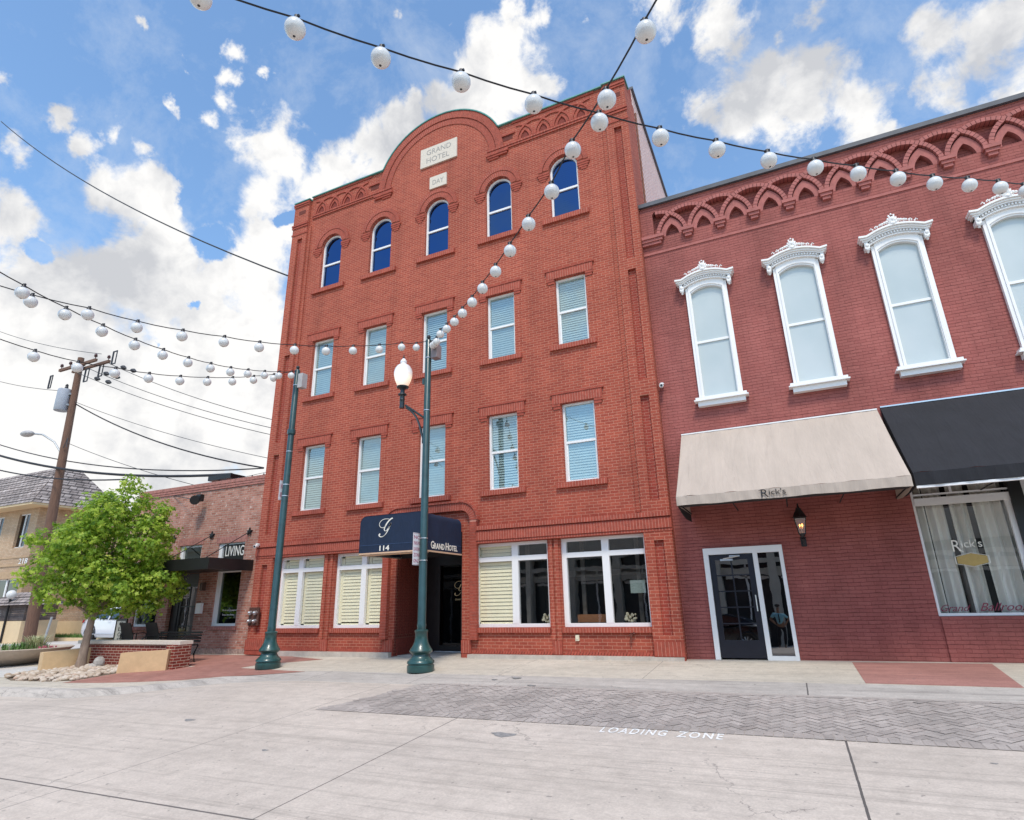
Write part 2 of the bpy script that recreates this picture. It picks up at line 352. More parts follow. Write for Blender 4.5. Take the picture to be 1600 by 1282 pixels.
def text_mesh(txt, w, h, spacing=1.0, shear=0, depth=.01, bold=0):
    cu = bpy.data.curves.new('lettering', 'FONT'); cu.body = txt; cu.size = 1; cu.extrude = .5; cu.space_character = spacing; cu.shear = shear; cu.offset = bold
    cu.resolution_u = 3
    o = bpy.data.objects.new('lettering', cu); COL.objects.link(o)
    dg = bpy.context.evaluated_depsgraph_get(); me = bpy.data.meshes.new_from_object(o.evaluated_get(dg))
    vs = [v.co.copy() for v in me.vertices]; fs = [tuple(p.vertices) for p in me.polygons]
    bpy.data.objects.remove(o); bpy.data.curves.remove(cu); bpy.data.meshes.remove(me)
    x0 = min(v.x for v in vs); x1 = max(v.x for v in vs); y0 = min(v.y for v in vs); y1 = max(v.y for v in vs)
    return [((v.x-x0)/(x1-x0)*w, (v.y-y0)/(y1-y0)*h, v.z*depth) for v in vs], fs
def put_text(m, txt, org, ux, uy, w, h, **k):                    # org: lower-left; ux,uy unit vectors
    vs, fs = text_mesh(txt, w, h, **k); ux = Vector(ux); uy = Vector(uy); nz = ux.cross(uy); o = Vector(org)
    return m.add([o+ux*a+uy*b+nz*c for a, b, c in vs], fs)
def ribbon(m, pts2, widths, org, ux, uy, depth=.006):            # flat calligraphic stroke
    ux = Vector(ux); uy = Vector(uy); nz = ux.cross(uy); o = Vector(org); n = len(pts2); v = []
    for i, (a, b) in enumerate(pts2):
        a0, b0 = pts2[max(i-1, 0)]; a1, b1 = pts2[min(i+1, n-1)]; dx, dy = a1-a0, b1-b0; l = math.hypot(dx, dy) or 1
        nx, ny = -dy/l, dx/l; w = widths[i]/2
        for sgn in (1, -1):
            for dz in (0, depth): v.append(o+ux*(a+sgn*nx*w)+uy*(b+sgn*ny*w)+nz*dz)
    f = []
    for i in range(n-1):
        a = i*4; b = a+4; f += [(a+1, a+3, b+3, b+1), (a, b, b+2, a+2), (a, a+1, b+1, b), (a+2, b+2, b+3, a+3)]
    return m.add(v, f)
def catmull(P, k=6):
    out = []; n = len(P)
    for i in range(n-1):
        p0, p1, p2, p3 = P[max(i-1, 0)], P[i], P[i+1], P[min(i+2, n-1)]
        for j in range(k):
            t = j/k; out.append(tuple(.5*((2*p1[d]) + (-p0[d]+p2[d])*t + (2*p0[d]-5*p1[d]+4*p2[d]-p3[d])*t*t + (-p0[d]+3*p1[d]-3*p2[d]+p3[d])*t**3) for d in range(2)))
    out.append(P[-1]); return out
SCRIPT_G = [(.99, 1.0), (.86, .96), (.66, .80), (.50, .58), (.43, .42), (.47, .32), (.57, .32), (.70, .43), (.82, .60), (.90, .72), (.82, .60), (.70, .36), (.54, .13), (.36, .01), (.18, .0), (.08, .09), (.15, .17)]
SCRIPT_G2 = [(.52, .60), (.36, .50), (.18, .53), (.07, .68), (.14, .86), (.34, .97), (.60, .985), (.80, .94)]
def script_g(m, org, ux, uy, s, wt=.05):
    for P in (SCRIPT_G, SCRIPT_G2):
        c = catmull([(a*s, b*s) for a, b in P]); n = len(c)
        ribbon(m, c, [wt*s*((.35+1.1*abs(math.sin(i*PI/n*2.3+.6))) if P is SCRIPT_G else .5) for i in range(n)], org, ux, uy)
def gz(x, y): return .125 + .006*x + (.06*y if y < 0 else 0)

# radial / straight brick courses: each brick its own little box with a gap that shows the mortar
def course(m, x0, x1, z0, z1, y0, y1, w=.0677, gap=.011):
    n = max(1, round((x1-x0)/w)); w = (x1-x0)/n
    if m.mort is None: m.mort = M()
    m.mort.box(x0+.006, x1-.006, y0+.004, y1-.0003, z0+.003, z1-.003)
    for i in range(n): m.box(x0+i*w+gap/2, x0+(i+1)*w-gap/2, y0, y1, z0, z1)
def ring(m, cx, cz, r0, r1, a0, a1, y0, y1, w=.0677, gap=.011, mort=True):
    n = max(2, round(abs(a1-a0)*(r0+r1)/2/w)); da = (a1-a0)/n
    if mort:
        if m.mort is None: m.mort = M()
        arcband(m.mort, cx, cz, r0+.003, r1-.003, a0, a1, y0+.004, y1-.0003, 28)
    for i in range(n):
        g0 = gap/2/r0; g1 = gap/2/r1; s_ = 1 if da > 0 else -1
        A, B = a0+i*da, a0+(i+1)*da
        q = [(cx+r0*math.cos(A+g0*s_), cz+r0*math.sin(A+g0*s_)), (cx+r0*math.cos(B-g0*s_), cz+r0*math.sin(B-g0*s_)),
             (cx+r1*math.cos(B-g1*s_), cz+r1*math.sin(B-g1*s_)), (cx+r1*math.cos(A+g1*s_), cz+r1*math.sin(A+g1*s_))]
        m.add([(a, y0, b) for a, b in q]+[(a, y1, b) for a, b in q], [(0, 1, 2, 3), (4, 7, 6, 5), (0, 4, 5, 1), (1, 5, 6, 2), (2, 6, 7, 3), (3, 7, 4, 0)])
def arcband(m, cx, cz, r0, r1, a0, a1, y0, y1, n=24):
    A = [a0+(a1-a0)*i/n for i in range(n+1)]
    for i in range(n):
        q = [(cx+r0*math.cos(A[i]), cz+r0*math.sin(A[i])), (cx+r0*math.cos(A[i+1]), cz+r0*math.sin(A[i+1])),
             (cx+r1*math.cos(A[i+1]), cz+r1*math.sin(A[i+1])), (cx+r1*math.cos(A[i]), cz+r1*math.sin(A[i]))]
        m.add([(a, y0, b) for a, b in q]+[(a, y1, b) for a, b in q], [(0, 1, 2, 3), (4, 7, 6, 5), (0, 4, 5, 1), (2, 6, 7, 3)] + ([(3, 7, 4, 0)] if i == 0 else []) + ([(1, 5, 6, 2)] if i == n-1 else []))
# ================================================================== THE SETTING
def kerb_y(x):
    P = [(-60, -5.6), (-14, -5.35), (-9, -5.2), (-7.66, -5.03), (-5.6, -4.9), (-4.5, -4.5), (-3.7, -3.85), (-3.0, -3.35), (-2, -3.1), (-1, -3.05), (60, -3.05)]
    for (a, b), (c, d) in zip(P, P[1:]):
        if x <= c: t = (x-a)/(c-a); return b+(d-b)*t
    return -3.05
def dip(x):
    t = min(1, max(0, (x+5.5)/4.5)); return .13*(1-t)+.018*t
def concrete(name, base, dark, streak=.5, joints=None, rough=.9, jl=.012):
    m, nt, N, L, b = newmat(name)
    p = _pos(N, L); a = _noise(N, L, p, .45, 7, .62); s1 = _noise(N, L, _pos(N, L, (.16, 2.6, 1)), 1.6, 7, .7, .4)
    fine = _noise(N, L, p, 42, 5, .75); mid = _noise(N, L, p, 5, 7, .7)
    c = _ramp(N, L, a.outputs['Fac'], [(.32, tuple(x*.88 for x in base)), (.68, tuple(min(1, x*1.07) for x in base))])
    k = _math(N, L, 'MULTIPLY', _ramp(N, L, s1.outputs['Fac'], [(.5, (0, 0, 0)), (.74, (1, 1, 1))]), streak)
    c = _mix(N, L, k, c, dark)
    c = _mix(N, L, 1.0, c, _ramp(N, L, fine.outputs['Fac'], [(.25, (.80,)*3), (.7, (1.10,)*3)]), 'MULTIPLY')
    c = _mix(N, L, 1.0, c, _ramp(N, L, mid.outputs['Fac'], [(.28, (.86,)*3), (.6, (1.05,)*3)]), 'MULTIPLY')
    ty = _noise(N, L, _pos(N, L, (.05, 3.4, 1)), 2.6, 6, .75, .25)      # tyre-polished lines along the street
    c = _mix(N, L, _math(N, L, 'MULTIPLY', _ramp(N, L, ty.outputs['Fac'], [(.56, (0, 0, 0)), (.60, (1, 1, 1)), (.64, (.1, .1, .1))]), .38), c, tuple(x*.6 for x in dark))
    cv = N.new('ShaderNodeTexVoronoi'); cv.feature = 'DISTANCE_TO_EDGE'; cv.inputs['Scale'].default_value = .55
    wv_ = N.new('ShaderNodeVectorMath'); wv_.operation = 'ADD'; sc_ = N.new('ShaderNodeVectorMath'); sc_.operation = 'SCALE'; sc_.inputs['Scale'].default_value = .35
    L.new(mid.outputs['Color'], sc_.inputs[0]); L.new(p, wv_.inputs[0]); L.new(sc_.outputs[0], wv_.inputs[1]); L.new(wv_.outputs[0], cv.inputs['Vector'])
    ck = _math(N, L, 'MULTIPLY', _math(N, L, 'LESS_THAN', cv.outputs['Distance'], .004), _ramp(N, L, a.outputs['Fac'], [(.54, (0, 0, 0)), (.60, (1, 1, 1))]))
    c = _mix(N, L, _math(N, L, 'MULTIPLY', ck, .55), c, (.17, .15, .14))
    sp = _noise(N, L, p, 1.9, 3, .5); spk = _noise(N, L, p, 13, 2, .5)     # oil drips and gum
    kk = _math(N, L, 'MULTIPLY', _ramp(N, L, spk.outputs['Fac'], [(.70, (0, 0, 0)), (.74, (1, 1, 1))]), .55)
    c = _mix(N, L, kk, c, (.16, .15, .14))
    if joints:
        s = N.new('ShaderNodeSeparateXYZ'); g = N.new('ShaderNodeNewGeometry'); L.new(g.outputs['Position'], s.inputs[0])
        wob = _noise(N, L, p, 7, 3, .6); wv = _math(N, L, 'MULTIPLY', _math(N, L, 'SUBTRACT', wob.outputs['Fac'], .5), .012)
        acc = None
        for ax, v0, wd, st, lim in joints:
            d = _math(N, L, 'ABSOLUTE', _math(N, L, 'ADD', _math(N, L, 'SUBTRACT', s.outputs[ax], v0), wv))
            q = _math(N, L, 'MULTIPLY', _math(N, L, 'LESS_THAN', d, wd), st)
            if lim: q = _math(N, L, 'MULTIPLY', q, _math(N, L, 'LESS_THAN', s.outputs[lim[0]], lim[1]))
            acc = q if acc is None else _math(N, L, 'MAXIMUM', acc, q)
        c = _mix(N, L, acc, c, (.10, .09, .085))
    L.new(c, b.inputs['Base Color']); b.inputs['Roughness'].default_value = rough; b.inputs['Specular IOR Level'].default_value = .25
    _bump(N, L, b, fine.outputs['Fac'], .25, .004); return m
ROAD = concrete('road_concrete', (.59, .515, .445), (.37, .325, .28), .42,
                [(0, 3.76, .009, .75, None), (0, 1.12, .007, .6, None), (0, -2.9, .007, .5, None), (0, 8.45, .011, .95, (1, -5.08)), (1, -8.58, .013, .85, (0, 4.6)), (0, 13.2, .01, .8, None), (0, -7.6, .009, .6, None)])
WALK = concrete('walk_concrete', (.58, .52, .435), (.40, .35, .285), .45,
                [(0, 5.62, .006, .6, None), (0, 2.9, .005, .5, None), (0, .1, .006, .45, None)])
KERBM = concrete('kerb_strip_concrete', (.51, .465, .42), (.22, .20, .185), .9, [(0, 8.15, .010, .9, None), (0, 11.05, .006, .5, None), (0, 3.2, .006, .7, None), (0, -1.1, .008, .8, None), (0, 1.45, .007, .7, None)])
PALEC = concrete('pale_side_concrete', (.62, .58, .54), (.45, .42, .39), .2)
def tinted(name, base, d):
    m = concrete(name, base, d, .3); return m
REDW = brick('red_walk_pavers', (.42, .205, .165), (.36, .165, .13), (.36, .19, .155), bw=.2, bh=.1, ms=.006, bump=.2, vary=.2, recess=True)
# lay that pattern flat: swap the vertical coordinate for depth
for nd in REDW.node_tree.nodes:
    if nd.type == 'COMBXYZ':
        s = [x for x in REDW.node_tree.nodes if x.type == 'SEPXYZ'][0]; REDW.node_tree.links.new(s.outputs[0], nd.inputs[0]); REDW.node_tree.links.new(s.outputs[1], nd.inputs[1])
REDP = concrete('red_stained_concrete', (.43, .215, .18), (.24, .115, .10), .75)

xs = [-70, -40, -25, -18, -14, -12, -10.5] + [-9+.35*i for i in range(26)] + [.5, 2, 4, 6, 8, 10, 12, 16, 24, 40, 70]
m = M(); rows = (0, .12, .35, .8, 1.5)
vv = []
for x in xs:
    k = kerb_y(x)
    for r in rows: y = k-r; vv.append((x, y, gz(x, y)-dip(x)*max(0, 1-r/1.5)**1.5))
    for y in (-7.5, -10, -14, -20, -26, -60): vv.append((x, y, gz(x, y)))
nr = len(rows)+6
m.add(vv, [(i*nr+j, (i+1)*nr+j, (i+1)*nr+j+1, i*nr+j+1) for i in range(len(xs)-1) for j in range(nr-1)], True)
struct('road', m, ROAD)
m = M(); vv = []                                                    # rolled kerb and gutter, widening toward the right
for x in xs:
    k = kerb_y(x); t = min(1, max(0, (x+4.5)/3)); wd = .30*(1-t)+.95*t
    for f_, z in ((0, -dip(x)), (.10*(1-t)+.45*t, -dip(x)+.012*t), (.42*(1-t)+.70*t, -.01), (1, 0)):
        y = k+wd*f_; vv.append((x, y, gz(x, y)+z+.001))
m.add(vv, [(i*4+j, (i+1)*4+j, (i+1)*4+j+1, i*4+j+1) for i in range(len(xs)-1) for j in range(3)], True)
struct('kerb', m, KERBM)
m = M(); vv = []
for x in xs:
    k = kerb_y(x); t = min(1, max(0, (x+4.5)/3)); y0 = k+.30*(1-t)+.95*t
    for y in (y0, y0+.6, -.6, 0, .5): vv.append((x, y, gz(x, y)+.001))
m.add(vv, [(i*5+j, (i+1)*5+j, (i+1)*5+j+1, i*5+j+1) for i in range(len(xs)-1) for j in range(4)], True)
struct('pavement', m, WALK)
m = M().add([(-90, .4, gz(-90, 1)), (90, .4, gz(90, 1)), (90, 260, gz(90, 1)), (-90, 260, gz(-90, 1))], [(0, 1, 2, 3)])
struct('ground', m, PALEC)
def sheet(pts, lift, t=.003):
    return M().slab([(x, y, gz(x, y)+lift) for x, y in pts], t)
struct('red_walk', sheet([(-13.5, -.25), (-8.4, -.12), (-5.9, -.12), (-4.4, -.18), (-2.69, -.65), (-3.9, -1.55), (-4.0, -2.0), (-1.75, -2.24), (-2.75, -2.78), (-3.35, -3.0), (-4.0, -3.5), (-5.0, -3.85), (-5.85, -4.05), (-6.95, -4.2), (-6.9, -3.0), (-6.0, -2.45), (-5.6, -1.9), (-9.8, -1.75), (-13.5, -2.0)], .005), REDW)
struct('red_concrete_square', sheet([(8.93, -.13), (10.95, -.13), (10.82, -2.08), (8.95, -2.03)], .005), REDP)
# pale ramp in front of the bowl
struct('ramp', sheet([(-16, -2.6), (-10.7, -2.5), (-9.75, -3.3), (-9.8, -3.9), (-16, -4.6)], .006), PALEC)

# herringbone pavers of the loading bay: individual blocks
def clip_ok(x, y):
    return -5.02 < y < -3.12 and x > 1.35+(y+5.05)*.22 and x < 16
m = M(); cols = []; rnd = random.Random(3); L_ = .2; W_ = .1
def blk(cx, cy, ang, l, w, sh):
    ca, sa = math.cos(ang), math.sin(ang); g = .004; q = []
    for a, b in ((-1, -1), (1, -1), (1, 1), (-1, 1)):
        a *= l/2-g; b *= w/2-g; q.append((cx+a*ca-b*sa, cy+a*sa+b*ca))
    dz = rnd.uniform(.004, .008); tx, ty = rnd.uniform(-.012, .012), rnd.uniform(-.012, .012)
    m.add([(x, y, gz(x, y)+dz+(x-cx)*tx+(y-cy)*ty) for x, y in q], [(0, 1, 2, 3)])
    cols.extend([sh]*1)
A45 = PI/4
for i in range(-110, 130):
    for j in range(-110, 110):
        k = (i-j) % 4
        if k not in (0, 3): continue
        cu, cv = (i+1, j+.5) if k == 0 else (i+.5, j+1)
        x = (cu*math.cos(A45)-cv*math.sin(A45))*W_+8; y = (cu*math.sin(A45)+cv*math.cos(A45))*W_-4
        if clip_ok(x, y): blk(x, y, A45+(0 if k == 0 else PI/2), L_, W_, rnd.random())
n = 0
for x in [1.3+.1*i for i in range(148)]: blk(x, -5.06, PI/2, .2, .1, rnd.random())
for x in [1.9+.2*i for i in range(71)]: blk(x, -3.08, 0, .2, .1, rnd.random())
PAV, nt, N, L, b = newmat('paver_grey')
at = N.new('ShaderNodeAttribute'); at.attribute_name = 'tone'
c = _ramp(N, L, at.outputs['Fac'], [(0, (.36, .315, .285)), (.35, (.42, .37, .335)), (.8, (.47, .415, .375)), (1, (.39, .335, .30))])
c = _mix(N, L, 1.0, c, _ramp(N, L, _noise(N, L, _pos(N, L), 1.1, 6, .7).outputs['Fac'], [(.3, (.72,)*3), (.62, (1.10,)*3)]), 'MULTIPLY')
c = _mix(N, L, 1.0, c, _ramp(N, L, _noise(N, L, _pos(N, L), 60, 4, .7).outputs['Fac'], [(.3, (.8,)*3), (.7, (1.1,)*3)]), 'MULTIPLY')
L.new(c, b.inputs['Base Color']); b.inputs['Roughness'].default_value = .9
pv = struct('paver_strip', m, PAV)
atr = pv.data.attributes.new('tone', 'FLOAT', 'FACE'); atr.data.foreach_set('value', cols[:len(pv.data.polygons)] if len(cols) >= len(pv.data.polygons) else cols+[.5]*(len(pv.data.polygons)-len(cols)))
struct('paver_bed', sheet([(1.25, -5.14), (1.98, -2.98), (16.4, -2.98), (16.4, -5.14)], .002, .001), paint('sand_joint', (.42, .37, .33), .95, .2, 8))

# stencilled words, sprayed on the road
m = M()
def stencil(word, x0, w):
    vs, fs = text_mesh(word, w, .235, spacing=1.25, depth=.001, bold=.02)
    m.add([(x0+a, -5.40+b, gz(x0+a, -5.40+b)+.004+c_) for a, b, c_ in vs], fs)
stencil('LOADING', 5.84, .78); stencil('ZONE', 6.74, .50)
struct('road_marking', m, paint('worn_marking_paint', (.80, .77, .74), .8, .30, 30, .2))
m = M()
for x, y, s in ((4.75, -5.75, .16), (3.0, -3.05+.55, .06), (-.3, -6.1, .10), (2.2, -7.0, .05), (9.6, -5.6, .03), (3.35, -2.3, .10), (3.9, -2.9, .08)):
    pts = [(x+math.cos(t/9*2*PI)*s*(1+.3*math.sin(t*2.1)), y+math.sin(t/9*2*PI)*s*.6*(1+.3*math.cos(t*1.7))) for t in range(9)]
    m.slab([(a, b_, gz(a, b_)+.0035) for a, b_ in pts], .001)
struct('road_patch', m, paint('patch_grey', (.26, .25, .24), .9, .3, 20))

# ================================================================== HOTEL
YW = -.09; YP = -.20
hotel = thing('hotel_building', 'tall four-storey red brick hotel with a curved gable on its parapet and arched top-floor windows', 'building', (0, 0, .1))
cen = [-4.12, -2.10, 0.0, 2.10, 4.12]
def arch_poly(cx, z0, zc, r, n=16):
    return [(cx-r, z0), (cx+r, z0)] + [(cx+r*math.cos(PI*i/n), zc+r*math.sin(PI*i/n)) for i in range(n+1)]
RP = 2.31; CZ = 14.14; hx = 2.11; CX = .02
a0 = math.atan2(15.07-CZ, hx)
outer = [(-5.22, .1), (5.45, .1), (5.45, 15.07), (CX+hx, 15.07)] + [(CX+RP*math.cos(a0+(PI-2*a0)*i/32), CZ+RP*math.sin(a0+(PI-2*a0)*i/32)) for i in range(1, 32)] + [(CX-hx, 15.07), (-5.22, 15.07)]
GW = [(-5.04, -3.41), (-3.01, -1.36), (1.26, 3.19), (3.50, 5.44)]
ENT = (-1.0, .945, 3.0)
holes = []
for c in cen:
    holes.append([(c-.415, 7.46), (c+.415, 7.46), (c+.415, 9.37), (c-.415, 9.37)])
    holes.append([(c-.415, 3.957), (c+.415, 3.957), (c+.415, 5.905), (c-.415, 5.905)])
    holes.append(arch_poly(c, 11.25, 12.825, .415))
for a, b_ in GW: holes.append([(a, .775), (b_, .775), (b_, 2.678), (a, 2.678)])
outer = [(-5.22, .1), (ENT[0], .1), (ENT[0], ENT[2]), (ENT[1], ENT[2]), (ENT[1], .1)] + outer[1:]
M().prism(outer, YW, .16, holes, back=True).build('front_wall', HB, hotel)

# pilasters with recessed panels
for x0, x1, r0, r1 in ((-5.88, -5.22, -5.62, -5.40), (5.45, 6.05, 5.66, 5.86)):
    pan = [(r0, a, r1, b_) for a, b_ in ((3.35, 5.75), (6.15, 9.05), (9.35, 13.45))]
    pan.append((r0, .62, r1, 2.50))
    M().prism([(x0, .1), (x1, .1), (x1, 14.96), (x0, 14.96)], YP, YW+.001 if False else .16, [[(a, b1), (c_, b1), (c_, d), (a, d)] for a, b1, c_, d in pan]).build('pilaster', HB, hotel)
    M().box(r0-.01, r1+.01, YP+.075, YP+.08, .6, 13.5).build('pilaster_panel', brick('panel_brick', (.37, .066, .042), (.30, .05, .034), (.50, .20, .145), vary=.16), hotel)
# narrow inner rib beside each pilaster
for xa, xb in ((5.33, 5.449), (-5.219, -5.10)): M().box(xa, xb, -.135, YW-.002, 3.12, 13.88).build('wall_rib', HB, hotel)
# building shell behind the front
SIDE = paint('lap_siding', (.78, .60, .55), .6, .1, 4)
M().box(-5.69, 5.79, .5, 8.79, 12.0, 12.2).build('roof', CAPM, hotel)
M().box(-5.85, 6.02, 8.8, 9.0, .1, 12.4).build('rear_wall', HBP, hotel)
M().box(-5.87, -5.7, .165, 8.79, .1, 14.4).build('side_wall', HBP, hotel)
# right flank: brick return, then clapboards with a slanting top
m = M().box(5.85, 6.05, .161, 1.0, .1, 15.0); m.build('side_return', HB, hotel)
m = M(); z = 10.2
while z < 15.7:
    m.add([(6.017, 1.002, z), (6.017, 7.6, z), (6.029, 7.6, z), (6.029, 1.002, z), (6.017, 1.002, z+.19), (6.017, 7.6, z+.19), (6.020, 7.6, z+.19), (6.020, 1.002, z+.19)],
          [(0, 1, 2, 3), (4, 7, 6, 5), (3, 2, 6, 7), (0, 4, 5, 1), (0, 3, 7, 4), (1, 5, 6, 2)])
    z += .2
m.build('clapboard', SIDE, hotel)
M().box(5.80, 6.015, 1.001, 7.6, .1, 15.8).build('side_wall', paint('siding_gap', (.22, .05, .04), .9), hotel)
M().xprism([(1.0, 15.8), (7.65, 15.8), (7.65, 15.88), (1.0, 15.88)], 5.78, 6.09).build('side_flashing', CAPM, hotel)
M().add([(6.05, 5.0, 10.9), (6.05, 5.5, 10.9), (6.05, 5.0, 12.4)], [(0, 1, 2)]).add([(6.06, 5.0, 10.9), (6.06, 5.5, 10.9), (6.06, 5.0, 12.4)], [(2, 1, 0)]).build('flashing_patch', WHITE, hotel)
M().tube([(6.075, 1.05, 10.95), (6.075, 1.05, 14.9)], .03, 6).build('conduit', paint('rusty_pipe', (.20, .08, .05), .7), hotel)

# flashing along the top: green metal
m = M(); t_ = .035
for x0, x1, z0, y0 in ((-5.90, -5.18, 14.962, YP-.05), (-5.178, CX-hx, 15.072, YW-.07), (CX+hx, 5.41, 15.072, YW-.07), (5.412, 6.09, 15.03, YP-.05)):
    M().box(x0, x1, y0, .25, z0, z0+t_).build('flashing', COPPER, hotel)
arcband(m, CX, CZ, RP+.002, RP+t_+.002, a0, PI-a0, YW-.07, .25, 32)
m.build('flashing', COPPER, hotel)
M().box(5.45, 6.05, YP, .16, 14.96, 15.028).build('pilaster_cap', HB, hotel)

# gable rings
m = M(); ring(m, CX, CZ, 2.055, 2.30, .06, PI-.06, YW-.045, YW-.001); ring(m, CX, CZ, 1.83, 2.035, .02, PI-.02, YW-.022, YW-.001)
m.build('gable_ring', HBP, hotel)
for sx in (-1, 1):
    m = M(); x0, x1 = (CX-2.45, CX-1.72) if sx < 0 else (CX+1.72, CX+2.45)
    m.box(x0+.0, x1-.0, YW-.075, YW-.002, 14.07, 14.135); m.box(x0+.04, x1-.04, YW-.055, YW-.002, 14.0, 14.067); m.box(x0+.08*(1 if sx > 0 else 4), x1-.08*(4 if sx > 0 else 1), YW-.03, YW-.002, 13.935, 13.997)
    m.build('corbel', HBP, hotel)
# frieze of interlacing little arches
for xa, s, (bx0, bx1) in ((-4.72, .567, (-5.095, CX-1.75)), (3.02, .577, (CX+1.75, 5.325))):
    m = M(); n = 4; z0 = 14.32
    xl, xr = xa-.5*s-.13, xa+(n-.5)*s+.13
    for i in range(n+1):
        cx = xa+(i-.5)*s; lo = 0 if i < n else PI/2; hi = PI if i > 0 else PI/2
        arcband(m, cx, z0, s-.055, s, max(lo, .03), min(hi, PI-.03), YW-.028-.004*(i % 2), YW-.002, 14)
    for i in range(n):
        cx = xa+i*s; h = .13
        for (aa, tt, yy) in ((h, .05, .034),):
            for sg in (-1, 1):
                rr = .33; c2 = cx-sg*(rr-aa); e = math.acos((rr-aa)/(rr+0)) 
                arcband(m, c2, z0-.0, rr, rr+tt, 0 if sg > 0 else PI, (e if sg > 0 else PI-e), YW-yy-(.002 if sg > 0 else 0), YW-.002, 8)
        M().prism([(cx-h, z0), (cx+h, z0), (cx+h*.72, z0+.13), (cx, z0+.26), (cx-h*.72, z0+.13)], YW-.004, YW-.001).build('frieze_niche', HERR, hotel)
    m.box(xl, xr, YW-.03, YW-.002, 15.0, 15.07)
    for z1_, pr in ((14.235, .06), (14.165, .04)): course(m, bx0, bx1, z1_, z1_+.062, YW-pr, YW-.002, w=.105)
    m.build('frieze', HBP, hotel)
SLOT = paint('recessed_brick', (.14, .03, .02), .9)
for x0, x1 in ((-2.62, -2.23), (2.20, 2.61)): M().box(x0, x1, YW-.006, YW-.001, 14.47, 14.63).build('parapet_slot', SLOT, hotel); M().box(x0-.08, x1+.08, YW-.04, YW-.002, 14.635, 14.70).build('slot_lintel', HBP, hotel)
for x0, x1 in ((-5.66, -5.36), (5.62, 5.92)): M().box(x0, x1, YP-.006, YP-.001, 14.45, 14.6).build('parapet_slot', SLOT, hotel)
for x0, x1 in ((-5.90, -5.20), (5.43, 6.07)):
    for z0, pr in ((14.85, .05), (14.78, .03), (13.98, .05), (13.9, .03), (13.62, .02)): M().box(x0, x1, YP-pr, YP-.002, z0, z0+.062).build('parapet_band', HBP, hotel)

# stone name plaques with cut letters
def plaque(x0, x1, z0, z1, lines, parent):
    m = M().box(x0, x1, YW-.05, YW-.002, z0, z1)
    p = m.build('name_plaque', STONE, parent)
    t = M()
    for txt, lx, lz, w, h in lines: put_text(t, txt, (lx, YW-.051, lz), (1, 0, 0), (0, 0, 1), w, h, depth=.004)
    t.build('lettering', paint('weathered_letters', (.33, .31, .29), .9, .35, 40), p)
plaque(-.63, .71, 14.56, 15.29, [('GRAND', -.40, 14.99, .90, .20), ('HOTEL', -.40, 14.68, .84, .20)], hotel)
plaque(-.26, .35, 13.64, 14.08, [('DAY', -.15, 13.77, .40, .17)], hotel)

# ---- windows
def blinds(m, x0, x1, z0, z1, y, pitch=.075, tilt=.028, dp=.045):
    z = z0+pitch*.4
    while z < z1-.02:
        m.add([(x0, y, z), (x1, y, z), (x1, y+dp, z+tilt), (x0, y+dp, z+tilt), (x0, y, z+.006), (x1, y, z+.006), (x1, y+dp, z+tilt+.006), (x0, y+dp, z+tilt+.006)],
              [(0, 1, 2, 3), (4, 7, 6, 5), (0, 4, 5, 1), (3, 2, 6, 7), (0, 3, 7, 4), (1, 5, 6, 2)]); z += pitch
def sash(parent, cx, z0, z1, gm, blind, tilt=.05, w=.83):
    h = w/2; zm = (z0+z1)/2+.0; f_ = .052
    m = M().box(cx-h, cx-h+f_, 0, .09, z0, z1).box(cx+h-f_, cx+h, 0, .09, z0, z1).box(cx-h+f_, cx+h-f_, 0, .09, z1-f_, z1).box(cx-h+f_, cx+h-f_, 0, .09, z0, z0+.06)
    m.box(cx-h+f_, cx+h-f_, .012, .07, zm-.025, zm+.03)
    m.box(cx-h+f_, cx-h+f_+.028, .03, .08, z0+.06, zm-.025).box(cx+h-f_-.022, cx+h-f_, .03, .08, z0+.06, zm-.025)
    fr = m.build('window', WHITE, parent)
    M().quad((cx-h+f_, .05, z0+.06), (cx+h-f_, .05, z0+.06), (cx+h-f_, .05, z1-f_), (cx-h+f_, .05, z1-f_)).build('pane', gm, fr)
    if blind:
        m = M(); blinds(m, cx-h+f_+.01, cx+h-f_-.01, z0+.06, z1-f_, .075, .066, tilt, .022); m.build('blind', BLIND, fr)
    M().box(cx-h-.02, cx+h+.02, .161 if not blind else .162, .2, z0-.02, z1+.02).build('interior', DARK if not blind else paint('room_tone', (.20, .24, .25), .9), fr)
    return fr
def flat_head(parent, cx, z0, z1):
    m = M(); course(m, cx-.64, cx+.64, z1+.0, z1+.235, -.135, YW-.001, w=.0677)
    m.box(cx-.68, cx+.68, -.15, YW-.002, z1+.237, z1+.275)
    for s in (-1, 1):
        a, b_ = (cx+.43, cx+.64) if s > 0 else (cx-.64, cx-.43)
        m.box(a, b_, -.13, YW-.001, z1-.065, z1-.004); m.box(a+(.06 if s < 0 else 0)*0+.03*(s < 0), b_-.03*(s > 0), -.12, YW-.001, z1-.135, z1-.071)
    hd = m.build('lintel', HBP, parent)
    m = M(); course(m, cx-.62, cx+.62, z0-.13, z0-.004, -.165, YW-.001, w=.0677); m.build('sill', HBP, parent)
    m = M().box(cx-.60, cx-.42, YW-.008, YW-.001, z0, z1-.14).box(cx+.42, cx+.60, YW-.008, YW-.001, z0, z1-.14); m.build('jamb_bricks', HB, parent)
for z0, z1 in ((7.46, 9.37), (3.957, 5.905)):
    for k, c in enumerate(cen):
        w = sash(hotel, c, z0, z1, GLT, True, tilt=(.062 if (k+int(z0)) % 3 else .050)); flat_head(w, c, z0, z1)
